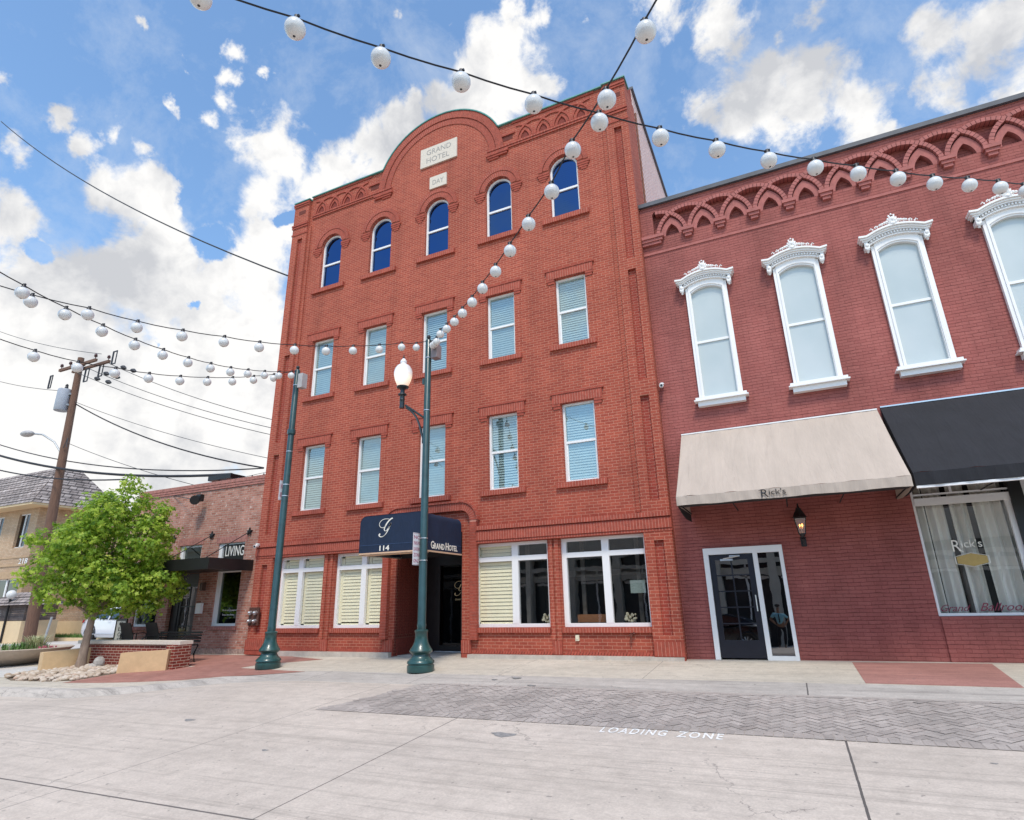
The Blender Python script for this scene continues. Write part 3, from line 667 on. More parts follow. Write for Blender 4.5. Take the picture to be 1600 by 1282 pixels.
for k, c in enumerate(cen):
    z0, zc, r = 11.25, 12.825, .415
    m = M().box(c-r, c-r+.055, 0, .09, z0, zc).box(c+r-.055, c+r, 0, .09, z0, zc).box(c-r+.055, c+r-.055, 0, .09, z0, z0+.06).box(c-r+.055, c+r-.055, .01, .07, 12.14, 12.20)
    arcband(m, c, zc, r-.055, r, 0, PI, 0, .09, 20)
    fr = m.build('window', WHITE, hotel)
    M().add([(a, .05, b_) for a, b_ in arch_poly(c, z0+.06, zc, r-.055)], [tuple(range(19))]).build('pane', GLB, fr)
    if k == 4:
        m = M(); blinds(m, c-.35, c+.35, z0+.06, zc+.15, .085, .07, .04); m.build('blind', paint('blue_grey_blind', (.25, .36, .48), .6), fr)
    M().box(c-r-.02, c+r+.02, .162, .2, z0-.02, zc+r+.02).build('interior', DARK, fr)
    m = M(); ring(m, c, zc, .425, .60, .12, PI-.12, YW-.035, YW-.001, w=.062); ring(m, c, zc, .61, .735, .05, PI-.05, YW-.048, YW-.001, w=.062)
    for s in (-1, 1):
        for i, (dz, o0, o1, pr) in enumerate(((0, .42, .78, .048), (-.068, .42, .75, .038), (-.136, .46, .72, .028), (-.204, .52, .68, .018))):
            a, b_ = sorted((c+s*o0, c+s*o1)); m.box(a, b_, YW-pr, YW-.001, zc-.075+dz, zc-.013+dz)
    m.build('hood', HBP, fr)
    
    m = M(); course(m, c-.67, c+.67, z0-.15, z0-.004, -.165, YW-.001); m.build('sill', HBP, fr)

# belt course over the ground floor, broken by the entrance arch
for x0, x1 in ((-5.9, -1.40), (1.40, 6.07)):
    m = M(); course(m, x0, x1, 2.745, 2.965, YP-.03, YP+.02); course(m, x0, x1, 2.99, 3.095, YP-.06, YP+.02); course(m, x0, x1, 2.685, 2.735, YP-.012, YP+.02)
    m.build('belt_course', HBP, hotel)
    M().box(x0+.003, x1-.003, YP-.003, YW-.001, 2.684, 3.10).build('belt_backing', HBP, hotel)
for sg in (1, -1):
    cx = CX+.93*sg; A0, A1 = (0, PI/2) if sg > 0 else (PI/2, PI); m = M()
    ring(m, cx, 3.26, .26, .45, A0, A1, YP-.01, YW-.001, w=.06); ring(m, cx, 3.26, .455, .50, A0, A1, YP-.04, YW-.001, w=.1)
    x0, x1 = (CX+1.19, CX+1.38) if sg > 0 else (CX-1.38, CX-1.19); z = .515
    while z < 3.2: m.box(x0, x1, YP-.005, YW-.001, z, z+.06); z += .0677
    m.build('arch_shoulder', HBP, hotel)
    M().box(x0+.004, x1-.004, YP-.001, YW-.0008, .515, 3.255).build('jamb_mortar', HBD, hotel)
m = M(); course(m, CX-.93, CX+.93, 3.52, 3.71, YP-.01, YW-.001); course(m, CX-.93, CX+.93, 3.715, 3.76, YP-.04, YW-.001, w=.1)
m.build('entrance_arch', HBP, hotel)

# ground-floor piers, base courses
for x0, x1 in ((-5.9, -5.09), (-3.34, -3.07), (-1.31, -1.0), (.945, 1.215), (3.235, 3.465), (5.46, 6.07)):
    m = M(); yb = YP if (x0 < -5.5 or x1 > 5.8) else YW
    course(m, x0, x1, .225, .50, yb-.045, yb+.01, w=.075); m.box(x0+.008, x1-.008, yb-.035, YW-.0012, .11, .222)
    if yb == YW and not (-1.4 < x0 < 1.3):
        for a, b_ in ((x0, x0+.09), (x1-.09, x1)): M().box(a, b_, YW-.045, YW-.001, .505, 2.68).build('pier_rib', HB, hotel)
    m.build('pier_base', HBP, hotel)
for a, b_ in GW:
    m = M(); course(m, a-.02, b_+.02, .665, .771, -.155, YW-.001, w=.0677)
    k = a
    while k < b_:                                                       # slanting foot course
        m.add([(k, YW-.03, .215), (k+.055, YW-.03, .215), (k+.085, YW-.012, .285), (k+.03, YW-.012, .285), (k, YW, .215), (k+.055, YW, .215), (k+.085, YW, .285), (k+.03, YW, .285)],
              [(0, 1, 2, 3), (4, 7, 6, 5), (0, 4, 5, 1), (1, 5, 6, 2), (2, 6, 7, 3), (3, 7, 4, 0)]); k += .0677
    m.build('window_base', HBP, hotel)
for x0, x1 in ((-5.0, -1.02), (1.18, 6.04)): m = M(); m.slab([(x0, -.255, .205), (x1, -.255, .215), (x1, YW, .215), (x0, YW, .205)], .35); m.build('plinth', PLINTH, hotel)

# recessed entrance: side walls, ceiling, dark double door
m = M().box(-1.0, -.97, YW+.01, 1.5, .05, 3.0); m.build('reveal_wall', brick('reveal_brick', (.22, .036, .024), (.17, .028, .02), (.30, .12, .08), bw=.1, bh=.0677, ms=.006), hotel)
m = M()                                                                  # chevron bricks on the reveal
z = .62
while z < 2.8:
    for j in range(14):
        y = .0+j*.1; s = 1 if j % 2 else -1
        m.add([(-.968, y+.004, z-s*.03), (-.968, y+.096, z+s*.03), (-.968, y+.096, z+s*.03+.045), (-.968, y+.004, z-s*.03+.045), (-.96, y+.004, z-s*.03), (-.96, y+.096, z+s*.03), (-.96, y+.096, z+s*.03+.045), (-.96, y+.004, z-s*.03+.045)],
              [(4, 5, 6, 7), (0, 4, 7, 3), (1, 2, 6, 5), (2, 3, 7, 6), (0, 1, 5, 4)])
    z += .0677
for j in range(19): m.box(-.969, -.945, -.02+j*.075+.004, -.02+(j+1)*.075-.004, .1, .53)
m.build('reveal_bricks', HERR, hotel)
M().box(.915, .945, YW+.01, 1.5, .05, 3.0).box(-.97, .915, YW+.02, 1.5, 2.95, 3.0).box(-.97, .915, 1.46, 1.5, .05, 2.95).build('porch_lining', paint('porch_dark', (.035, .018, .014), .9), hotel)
M().box(-.96, .91, .02, 1.45, .08, .135).build('threshold', PLINTH, hotel)
DOORD = paint('dark_door', (.012, .010, .010), .35, .2)
d = M().box(-.5, .80, 1.02, 1.08, .14, .30).box(-.5, -.36, 1.02, 1.08, .30, 2.3).box(.66, .80, 1.02, 1.08, .30, 2.3).box(-.5, .80, 1.02, 1.08, 2.3, 2.42).box(-.96, -.5, 1.03, 1.06, .14, 2.9).box(.8, .91, 1.03, 1.06, .14, 2.9).box(-.5, .8, 1.03, 1.06, 2.42, 2.9).build('door', DOORD, hotel)
M().quad((-.36, 1.05, .3), (.66, 1.05, .3), (.66, 1.05, 2.3), (-.36, 1.05, 2.3)).build('door_glass', glass('dim_door_glass', (.3, .3, .3), (.35, .35, .37), 1.2, .0), d)
M().box(-.36, .66, 1.2, 1.22, .2, 2.4).build('door_backing', DARK, d)
m = M(); script_g(m, (.06, 1.03, 1.52), (1, 0, 0), (0, 0, 1), .36, .045); put_text(m, 'Grand Hotel', (.10, 1.03, 1.40), (1, 0, 0), (0, 0, 1), .30, .045, shear=.3, depth=.003); m.build('lettering', GOLD, d)
M().box(-.50, .80, .99, 1.015, .145, .165).box(-.96, .91, .96, 1.0, .14, .152).build('kick_rail', SILVER, d)
M().tube([(.60, .97, 1.0), (.60, .97, 1.35)], .014, 8).build('handle', SILVER, d)

# ground-floor windows
def shop_window(a, b_, mull, kind):
    z0, z1 = .777, 2.676; tz0, tz1 = 2.25, 2.36; mw = .08
    fw = .11 if kind[0] == 'd' else .075
    m = M().box(a, a+fw, .0, .10, z0, z1).box(b_-.05, b_, .0, .10, z0, z1).box(a+fw, b_-.05, .0, .10, z0, z0+.075).box(a+fw, b_-.05, .0, .10, z1-.07, z1)
    m.box(mull-mw, mull+mw, -.004, .09, z0+.075, z1-.07).box(a+fw, mull-mw, .0, .09, tz0, tz1).box(mull+mw, b_-.05, .0, .09, tz0, tz1)
    fr = m.build('window', WHITE, hotel)
    for x0, x1, kd in ((a+fw, mull-mw, kind[0]), (mull+mw, b_-.05, kind[1])):
        M().quad((x0, .055, z0+.075), (x1, .055, z0+.075), (x1, .055, tz0), (x0, .055, tz0)).quad((x0, .055, tz1), (x1, .055, tz1), (x1, .055, z1-.07), (x0, .055, z1-.07)).build('pane', GLC if kd == 'd' else GLT2, fr)
        if kd != 'd':
            s = M(); c_ = .075 if kd == 's' else .0
            s.box(x0, x0+c_+.02, .10, .13, z0+.06, z1-.05).box(x1-.03, x1, .10, .13, z0+.06, z1-.05).box(x0, x1, .10, .13, z0+.06, z0+.11).box(x0, x1, .10, .13, 2.27, 2.34).box(x0, x1, .10, .13, 2.56, 2.66)
            blinds(s, x0+c_+.02, x1-.03, z0+.11, 2.27, .085, .083, .072, .016); blinds(s, x0+c_+.04, x1-.05, 2.34, 2.56, .085, .083, .072, .016); s.build('shutter', SHUT, fr)
            M().box(x0-.04, x1+.04, .23, .25, z0, z1).build('interior', paint('shutter_gap', (.20, .18, .12), .9), fr)
    return fr
GLT2 = glass('clear_glass', (.93, .95, .93), (1, 1, 1), 1.2, .0)
shop_window(*GW[0], -4.31, 'ss'); wB = shop_window(*GW[1], -2.10, 'ss')
M().box(-1.50, -1.42, .04, .045, .90, 1.02).build('sticker', paint('pink_sticker', (.75, .25, .30), .5, .4, 40), wB)
wC = shop_window(*GW[2], 2.32, 'bd'); wD = shop_window(*GW[3], 4.525, 'dd')
# dark dining room behind the two right windows, with ceiling lights, table edge and flowers
m = M().box(2.0, 5.44, 2.6, 2.65, .3, 2.9).box(2.0, 5.44, .17, 2.6, .3, .32).box(5.40, 5.44, .17, 2.6, .32, 2.9).box(2.0, 2.04, .17, 2.6, .32, 2.9)
m.build('dining_room', DARK, hotel)
M().box(2.04, 5.40, .17, 2.6, 2.86, 2.9).build('ceiling', paint('ceiling_grey', (.20, .19, .18), .9), hotel)
for x, y in ((2.9, .8), (3.9, .8), (4.95, 1.0), (4.5, 1.9), (5.1, 2.1)): M().lathe([(.07, -.012), (.07, 0)], (x, y, 2.855), 14).build('ceiling_light', glow('downlight', (1, .85, .6), 2.5), hotel)
m = M()
for x in (2.35, 2.9, 3.75, 5.05): m.box(x, x+.09, .55, .60, .32, 2.86)
m.box(2.1, 5.35, 1.9, 1.95, 1.9, 2.05).build('drapery', paint('room_drapes', (.16, .14, .12), .9, .4), hotel)
M().box(3.7, 4.42, .3, .55, .86, 1.02).build('bench_back', paint('orange_leather', (.42, .17, .07), .5), hotel)
M().box(4.95, 5.28, .30, .31, 1.45, 1.72).build('framed_notice', paint('pale_green_card', (.42, .50, .45), .7, .3, 40), hotel)
for x in (3.02, 4.93):
    m = M(); rr = random.Random(5)
    for i in range(26): m.ball((x+rr.uniform(-.11, .11), .2+rr.uniform(-.04, .05), .93+rr.uniform(-.05, .10)), rr.uniform(.02, .04), 6, 4)
    m.build('flower_bowl', paint('cream_flowers', (.75, .66, .48), .8, .3, 30), hotel)
# ================================================================== PAINTED BRICK BUILDING ON THE RIGHT
YR = .03
rb = thing('painted_brick_building', 'two-storey maroon painted brick building with interlaced arch cornice and white hooded windows', 'building', (10, .2, .1))
RC = [7.388+1.9034*i for i in range(4)]
X1 = 15.2; CAPZ = 10.81; S = .75; ZS = 9.88
cor = [6.42+S*i for i in range(12)]            # springers of the interlacing arches
def seg_poly(cx, z0, zs, r, rise, n=10):
    return [(cx-r, z0), (cx+r, z0)] + [(cx+r-2*r*i/n, zs+rise*(1-(1-2*i/n)**2)) for i in range(n+1)]
holes = [seg_poly(c, 5.50, 8.14, .37, .12) for c in RC]
holes.append([(6.60, .16), (8.10, .16), (8.10, 2.28), (6.60, 2.28)])
holes.append([(10.41, .92), (X1-.2, .92), (X1-.2, 3.35), (10.41, 3.35)])
base = [(6.055, .05), (10.41, .05), (10.41, .92-.0), ]
M().prism([(6.055, .05), (X1, .05), (X1, ZS-.02), (6.055, ZS-.02)], YR, .28, holes).build('front_wall', RB, rb)
# region above the arches
low = [(6.055, ZS-.02), (6.36, ZS-.02), (6.36, 10.56)]
r_o = .765
xx = 6.36
pts = []
for i in range(0, 11):
    cx = cor[i]; a, b_ = cx-S/2, cx+S/2
    for j in range(9):
        x = a+(b_-a)*j/8
        if x < 6.38: continue
        pts.append((x, ZS+math.sqrt(max(0, r_o**2-(x-cx)**2))))
M().prism([(6.055, ZS-.018), (6.36, ZS-.018), (6.36, 10.57)]+pts+[(X1, 10.6), (X1, CAPZ), (6.055, CAPZ)], YR, .20).build('parapet_wall', RB, rb)
M().box(6.055, X1, .201, .28, ZS-.018, CAPZ).build('arcade_recess', RB, rb)
m = M(); mm = M()
for i, cx in enumerate(cor[:11]):
    off = .004*(i % 2); lo, hi = 0, PI
    if i == 0: hi = PI/2
    ring(m, cx, ZS, .665, .755, .02, hi-.02, YR-.02-off, .199, w=.085, gap=.012)
    arcband(mm, cx, ZS, .668, .752, .03, hi-.03, YR-.006-off, .1995, 18)
for i in range(10):                                                # pointed niches between the springers
    cx = (cor[i]+cor[i+1])/2; z0 = ZS-.02
    def og(h, top):
        r = (h*h+top*top)/(2*h); c_ = h-r; L2 = []
        e = math.asin(top/r)
        for j in range(9): a = e*j/8; L2.append((cx+c_+r*math.cos(a), z0+r*math.sin(a)))
        R2 = [(2*cx-x, z) for x, z in L2[::-1][1:]]
        return L2+R2
    m.prism(og(.285, .52), YR+.03, .198, [og(.165, .33)], back=False)
m.build('arcade_arches', RBU, rb); mm.build('arcade_joints', RBC, rb)
for i, cx in enumerate(cor[:11]):
    m = M()
    if i == 0: x0, x1 = 6.06, 6.60
    else: x0, x1 = cx+.75*0+(-.145), cx+.145
    if i == 0:
        m.box(x0, x1, -.11, YR-.002, 9.82, 9.90).box(x0, x1-.04, -.08, YR-.002, 9.745, 9.815).box(x0, x1-.08, -.05, YR-.002, 9.67, 9.74)
    else:
        m.box(x0, x1, -.11, YR-.002, 9.82, 9.90).box(x0+.03, x1-.03, -.08, YR-.002, 9.745, 9.815).box(x0+.065, x1-.065, -.05, YR-.002, 9.67, 9.74)
    m.build('corbel', RBU, rb)
M().box(6.06, X1, YR-.022, YR-.002, 9.42, 9.48).build('string_course', RBU, rb)
M().box(6.056, X1, YR-.08, .4, CAPZ+.002, CAPZ+.11).build('coping', CAPM, rb)
M().box(6.056, X1, 7.9, 8.0, .1, 10.3).box(X1-.1, X1, .29, 7.9, .1, 10.3).box(6.056, X1-.1, .29, 7.9, 10.0, 10.1).build('rear_walls', RBU, rb)

def hooded_window(c):
    z0 = 5.50
    m = M()
    P_out = seg_poly(c, z0-.0, 8.24, .455, .13); P_in = seg_poly(c, z0+.04, 8.10, .345, .12)
    m.prism(P_out, -.055, .05, [P_in]); m.prism(seg_poly(c, z0+.0, 8.28, .395, .13), -.075, -.056, [seg_poly(c, z0+.03, 8.13, .36, .125)])
    m.box(c-.345, c+.345, .0, .05, 6.83, 6.885)
    fr = m.build('window', WHITEB, rb)
    M().add([(a, .03, b_) for a, b_ in P_in], [tuple(range(len(P_in)))]).build('pane', SHADEG, fr)
    M().add([(a, .27, b_) for a, b_ in seg_poly(c, z0, 8.14, .38, .13)], [tuple(range(13))]).build('interior', DARK, fr)
    m = M().box(c-.53, c+.53, -.16, YR-.002, z0-.055, z0-.002).box(c-.56, c+.56, -.18, YR-.002, z0-.085, z0-.058).box(c-.49, c+.49, -.11, YR-.002, z0-.19, z0-.087)
    m.build('sill', WHITEB, fr)
    # hood: stacked mouldings that follow a low arch with flat ears
    def zc(x):
        x = abs(x); f_ = .135*(1-(x/.50)**2) if x < .50 else -.004+.10*(x-.50)
        return f_
    X = [-.66+1.32*i/28 for i in range(29)]
    m = M()
    for zb, th, yf, xm in ((8.40, .040, -.23, .655), (8.36, .038, -.19, .63), (8.325, .034, -.16, .60), (8.255, .068, -.11, .57), (8.235, .02, -.13, .575)):
        q = [x*xm/.66 for x in X]
        m.prism([(c+x, zb+zc(x)) for x in q]+[(c+x, zb+th+zc(x)) for x in q[::-1]], yf, YR-.002)
    for i in range(19):                                            # dentils
        x = -.49+.98*i/18; m.box(c+x-.014, c+x+.014, -.15, -.111, 8.275+zc(x), 8.312+zc(x))
    hd = m.build('hood', WHITEB, fr)
    for s in (-1, 1):
        m = M(); x = c+s*.525
        m.box(x-.045, x+.045, -.15, YR-.002, 8.17, 8.32); m.ball((x, -.11, 8.17), .048, 10, 6, (1, .9, 1)); m.ball((x, -.145, 8.25), .036, 10, 6, (1.1, .7, 1.3)); m.ball((x, -.09, 8.115), .025, 8, 5)
        m.build('bracket', WHITEB, fr)
    m = M(); zt = 8.56                                             # acanthus crest
    for i in range(9):
        a = PI*(.05+.90*i/8); l = .10+.085*math.sin(a)**2
        tip = (c+l*.75*math.cos(a), -.19, zt+l*math.sin(a)*1.35)
        m.tube([(c+.02*math.cos(a), -.18, zt-.02), ((c+tip[0])/2+.012*math.cos(a), -.21, zt+l*.6*math.sin(a)*1.35), tip], [.018, .032, .014], 6)
        m.ball(tip, .022, 6, 4)
    m.ball((c, -.21, zt+.02), .045, 10, 6); m.ball((c, -.22, zt+.13), .028, 8, 5, (1, 1, 1.6))
    for s in (-1, 1):
        for i in range(7):
            x = s*(.10+.045*i); m.ball((c+x, -.19, 8.475+zc(x)+.045-.004*i), .034-.0035*i, 7, 5)
            if i % 2 == 0: m.tube([(c+x, -.19, 8.47+zc(x)), (c+x+s*.03, -.19, 8.53+zc(x)), (c+x+s*.055, -.19, 8.49+zc(x))], .010, 5)
    m.build('crest', WHITEB, fr)
SHADEG, nt, N, L, b = newmat('frosted_window'); b.inputs['Base Color'].default_value = (.5, .58, .58, 1); b.inputs['Roughness'].default_value = .22
b.inputs['Coat Weight'].default_value = .25; b.inputs['Coat Roughness'].default_value = .03; b.inputs['Specular IOR Level'].default_value = .6
cc = _ramp(N, L, _noise(N, L, _pos(N, L), .9, 3, .5).outputs['Fac'], [(.3, (.46, .52, .52)), (.7, (.54, .585, .58))]); L.new(cc, b.inputs['Base Color'])
for c in RC: hooded_window(c)

# door and sidelight
fr = M().box(6.602, 6.70, -.04, .12, .17, 2.28).box(8.03, 8.098, -.04, .12, .17, 2.28).box(6.70, 8.03, -.04, .12, 2.15, 2.28).box(7.545, 7.63, -.04, .12, .17, 2.15).box(7.63, 8.03, -.03, .12, .17, .245).build('door_frame', WHITE, rb)
m = M().box(6.705, 6.81, .01, .06, .20, 2.145).box(7.43, 7.54, .01, .06, .20, 2.145).box(6.81, 7.43, .01, .06, .20, .52).box(6.81, 7.43, .01, .06, 2.04, 2.145)
for i in range(1, 5): z = .52+1.52*i/5; m.box(6.81, 7.43, .02, .05, z-.011, z+.011)
m.box(7.108, 7.132, .018, .052, .52, 2.04)
d = m.build('door', paint('black_blue_door', (.012, .014, .024), .3, .2), rb)
DG = glass('dark_mirror_glass', (.12, .12, .13), (.9, .92, .95), 2.4, .16, .006)
M().quad((6.81, .035, .52), (7.43, .035, .52), (7.43, .035, 2.04), (6.81, .035, 2.04)).build('door_glass', DG, d)
M().box(6.92, 7.16, -.05, .008, 2.02, 2.055).tube([(6.98, -.05, 2.06), (7.28, -.09, 2.10)], .012, 6).box(7.10, 7.30, -.06, -.03, 2.09, 2.12).build('door_closer', SILVER, d)
M().tube([(7.49, -.03, 1.05), (7.49, -.03, 1.35)], .012, 8).build('handle', SILVER, d)
M().quad((7.63, .04, .245), (8.03, .04, .245), (8.03, .04, 2.15), (7.63, .04, 2.15)).build('sidelight', DG, fr)
M().box(6.60, 8.10, .27, .275, .16, 2.3).build('interior', DARK, rb)
M().box(6.55, 8.15, -.12, .1, .10, .165).build('door_step', PLINTH, rb)

# display window with curtains
zb, zt = .925, 2.84
m = M().box(10.412, X1-.2, .05, .12, zb, zb+.045).box(10.412, 10.45, .05, .12, zb+.045, 3.3).box(10.45, 11.86, .035, .14, zt, zt+.13).box(10.45, 11.86, .05, .12, 3.02, 3.05).box(11.78, 11.86, .05, .12, zb+.045, zt).box(10.45, 11.86, .05, .12, 3.26, 3.3).box(11.02, 11.06, .05, .12, 3.05, 3.26).box(12.05, 12.13, .05, .12, zb+.045, 3.3).box(12.13, X1-.2, .035, .14, zt, zt+.13)
dw = m.build('display_window', WHITE, rb)
M().box(11.861, 12.049, .0, .2, zb+.045, 3.3).build('steel_column', BLACK, rb)
for x0, x1 in ((10.45, 11.78), (12.13, X1-.3)):
    M().quad((x0, .085, zb+.045), (x1, .085, zb+.045), (x1, .085, zt), (x0, .085, zt)).build('pane', glass('display_glass', (.95, .97, .97), (1, 1, 1), 2.2, .08), dw)
def curtain(x0, x1, z0, z1, y, dens=11.0, amp=.062):
    m = M(); n = int((x1-x0)*60); V = []
    for i in range(n+1):
        x = x0+(x1-x0)*i/n; q = amp*math.sin(x*dens*2*PI/1.6)+amp*.5*math.sin(x*dens*3.1+1)
        V += [(x, y+q*.7, z1), (x+.01*math.sin(x*20), y+q*1.15, z0)]
    m.add(V, [(2*i, 2*i+1, 2*i+3, 2*i+2) for i in range(n)], True); return m
CUR = paint('cream_curtain', (.78, .745, .67), .85, .1, 2, stretch=(3, 1, .2))
for x0, x1 in ((10.44, 10.60), (10.63, 10.92), (10.99, 11.27), (11.34, 11.83), (12.1, 12.7), (12.75, X1-.3)): curtain(x0, x1, zb, zt+.4, .24).build('curtain', CUR, dw)
M().box(10.40, X1-.2, .55, .58, .9, 3.3).build('interior', paint('curtain_gap', (.035, .03, .025), .9), dw)
m = M(); put_text(m, 'R', (10.86, .083, 2.00), (1, 0, 0), (0, 0, 1), .13, .20, depth=.002); put_text(m, "ick's", (11.0, .083, 2.06), (1, 0, 0), (0, 0, 1), .30, .14, depth=.002)
ribbon(m, [(0, 0), (.06, -.03)], [.02, .01], (10.95, .083, 2.02), (1, 0, 0), (0, 0, 1), .002)
m.build('lettering', ORANGE, dw)
hexp = lambda s, cx=11.105, cz=1.85: [(cx-.24*s, cz-.06*s), (cx, cz-.12*s), (cx+.24*s, cz-.06*s), (cx+.24*s, cz+.06*s), (cx, cz+.12*s), (cx-.24*s, cz+.06*s)]
pl = M().prism(hexp(.92), .080, .083).build('badge', GOLDP, dw); M().prism(hexp(1.04), .080, .083, [hexp(.98)]).build('badge_rim', ORANGE, dw)
m = M(); put_text(m, 'Grand', (10.47, .083, 1.0), (1, 0, 0), (0, 0, 1), .44, .11, shear=.5, depth=.002); m.build('script_lettering', PINKL, dw); m = M(); put_text(m, 'Ballroom', (11.03, .083, 1.0), (1, 0, 0), (0, 0, 1), .74, .13, shear=.5, depth=.002)
m.build('script_lettering', PINKL, dw)
M().box(10.43, X1-.1, YR-.035, YR-.002, .062, .915).build('bulkhead', RB, rb)
M().box(6.056, 10.40, YR-.10, YR-.001, .05, .06).build('foot_line', PLINTH, rb)

# ================================================================== AWNINGS
def shed_awning(name, label, x0, x1, mat, zt, zf, zv, yf, grp=None):
    t = thing(name, label, 'awning', ((x0+x1)/2, 0, 2.9), grp)
    n = 40; k = 10; V = []; rnd2 = random.Random(int(x0*10))
    ph = [rnd2.uniform(0, 6) for _ in range(4)]
    for i in range(n+1):
        x = x0+(x1-x0)*i/n
        for j in range(k+1):
            f_ = j/k; y = YR+(yf-YR)*f_; z = zt+(zf-zt)*f_
            sag = -.05*math.sin(PI*f_)*(.75+.25*math.cos((x-x0)*2.1)) + .007*math.sin(x*9+f_*1.5+ph[0])*f_ + .005*math.sin(x*17+ph[1]+f_*3)
            V.append((x, y, z+sag))
    F = [(i*(k+1)+j, (i+1)*(k+1)+j, (i+1)*(k+1)+j+1, i*(k+1)+j+1) for i in range(n) for j in range(k)]
    m = M().add(V, F, True); m.build('canopy', mat, t)
    M().box(x0+.03, x1-.03, yf+.02, yf+.30, zv+.005, zv+.02).build('soffit', LINING, t)  # no real part: dark strip added for the shade under the open awning
    V = []
    for i in range(n*3+1):
        x = x0+(x1-x0)*i/(n*3)
        for j, z in enumerate((zf, (zf+zv)/2, zv)):
            V.append((x, yf-.004+(.012*math.sin(x*14+ph[2])+.008*math.sin(x*31+z*20))*(j/2 if j < 2 else .6), z+(.006*math.sin(x*6+ph[3]) if j == 2 else 0)))
    m = M().add(V, [(i*3+j, (i+1)*3+j, (i+1)*3+j+1, i*3+j+1) for i in range(n*3) for j in range(2)], True); m.build('valance', mat, t)
    for xa in (x0+.004, x1-.004):
        m = M().xprism([(YR, zt-.02), (yf+.01, zf-.02), (yf+.01, zv+.01), (-1.1, zv-.03), (-.5, zv-.03), (YR, zv+.02)], xa-.003, xa+.003); m.build('end_panel', mat, t)
    m = M().tube([(x0+.02, yf+.03, zv+.02), (x1-.02, yf+.03, zv+.02)], .016, 6)
    for x in [x0+.02+(x1-x0-.04)*i/4 for i in range(5)]: m.tube([(x, YR, zv+.05), (x, yf+.03, zv+.05)], .012, 6)
    m.build('frame', LINING, t)
    M().box(x0, x1, YR-.02, YR-.002, zt-.005, zt+.022).build('head_rail', SILVER if mat is BLACKC else WHITE, t)
    return t
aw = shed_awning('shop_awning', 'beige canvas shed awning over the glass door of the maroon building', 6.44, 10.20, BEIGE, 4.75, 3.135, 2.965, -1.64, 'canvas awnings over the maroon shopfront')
m = M(); X0 = 7.92
put_text(m, 'R', (X0, -1.665, 2.985), (1, 0, 0), (0, 0, 1), .12, .14, depth=.003); put_text(m, "ick's", (X0+.13, -1.665, 3.02), (1, 0, 0), (0, 0, 1), .27, .10, depth=.003)
ribbon(m, [(-.04, .11), (.02, .125), (.06, .12)], [.006, .014, .008], (X0, -1.668, 2.995), (1, 0, 0), (0, 0, 1), .003)
put_text(m, 'LOUNGE', (X0+.15, -1.665, 2.992), (1, 0, 0), (0, 0, 1), .26, .018, spacing=1.5, depth=.003)
m.build('lettering', INK, aw)
M().add([(6.45, -1.60, 2.96), (6.45, -.05, 2.99), (6.45, -.05, 2.84), (6.45, -.7, 2.82), (6.45, -1.2, 2.87), (6.46, -1.60, 2.96), (6.46, -.05, 2.99), (6.46, -.05, 2.84), (6.46, -.7, 2.82), (6.46, -1.2, 2.87)],
        [(0, 1, 2, 3, 4), (5, 9, 8, 7, 6), (0, 4, 9, 5), (4, 3, 8, 9), (3, 2, 7, 8), (2, 1, 6, 7)]).build('end_flap', LINING, aw)
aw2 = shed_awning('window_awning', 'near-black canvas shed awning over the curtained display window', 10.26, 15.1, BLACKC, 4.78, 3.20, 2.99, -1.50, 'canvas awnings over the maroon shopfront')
M().box(10.27, 15.05, -1.49, -1.43, 2.945, 2.985).build('front_bar', WHITE, aw2)

# ---- hotel entrance awning: boxy marquee with rounded shoulders
ea = thing('entrance_awning', 'navy blue boxed canvas marquee with gold binding over the hotel entrance', 'awning', (.1, -.9, 2.4))
x0, x1, yf, zb, zt = -.80, .985, -1.83, 2.43, 3.31
rd = .16
prof = [(x0, zb), (x1, zb)] + [(x1-rd+rd*math.cos(a), zt-rd+rd*math.sin(a)) for a in [PI/2*i/6 for i in range(7)]] + [(x0+rd-rd*math.sin(a), zt-rd+rd*math.cos(a)) for a in [PI/2*i/6 for i in range(7)]]
m = M(); n = len(prof); K = 14; V = []
for j in range(K+1):
    y = YP-.01+(yf-YP)*j/K
    for i, (a, b_) in enumerate(prof):
        top = max(0, (b_-2.9)/.4); V.append((a, y, b_-.012*abs(math.sin(j*PI/2.4))*top-(.0 if j < K else 0)))
F = [(j*n+i, j*n+(i+1) % n, (j+1)*n+(i+1) % n, (j+1)*n+i) for j in range(K) for i in range(1, n)]
m.add(V, F, True); m.build('canopy', NAVY, ea)
M().prism(prof, yf-.004, yf+.004).build('front_panel', NAVY, ea)
M().prism([(a*.985+.001, b_) for a, b_ in prof], YP-.015, YP-.012).build('back_lining', LINING, ea)
m = M().box(x0, x1, yf-.012, yf-.004, zb, zb+.035).box(x1+.001, x1+.010, yf, YP, zb-.005, zb+.03).box(x0-.010, x0-.001, yf, YP, zb-.005, zb+.03)
m.box(x0+.02, x1-.02, yf+.01, yf+.20, zb-.02, zb-.004)
m.build('binding', TRIM, ea)
m = M().box(x0, x1, yf-.009, yf-.005, 2.63, 2.642).box(x1+.002, x1+.006, yf, YP-.02, 2.63, 2.642); m.build('seam', paint('navy_seam', (.03, .06, .13), .8), ea)
m = M(); script_g(m, (-.28, yf-.006, 2.81), (1, 0, 0), (0, 0, 1), .40, .055); put_text(m, '114', (-.22, yf-.008, 2.495), (1, 0, 0), (0, 0, 1), .27, .115, depth=.004, bold=.02)
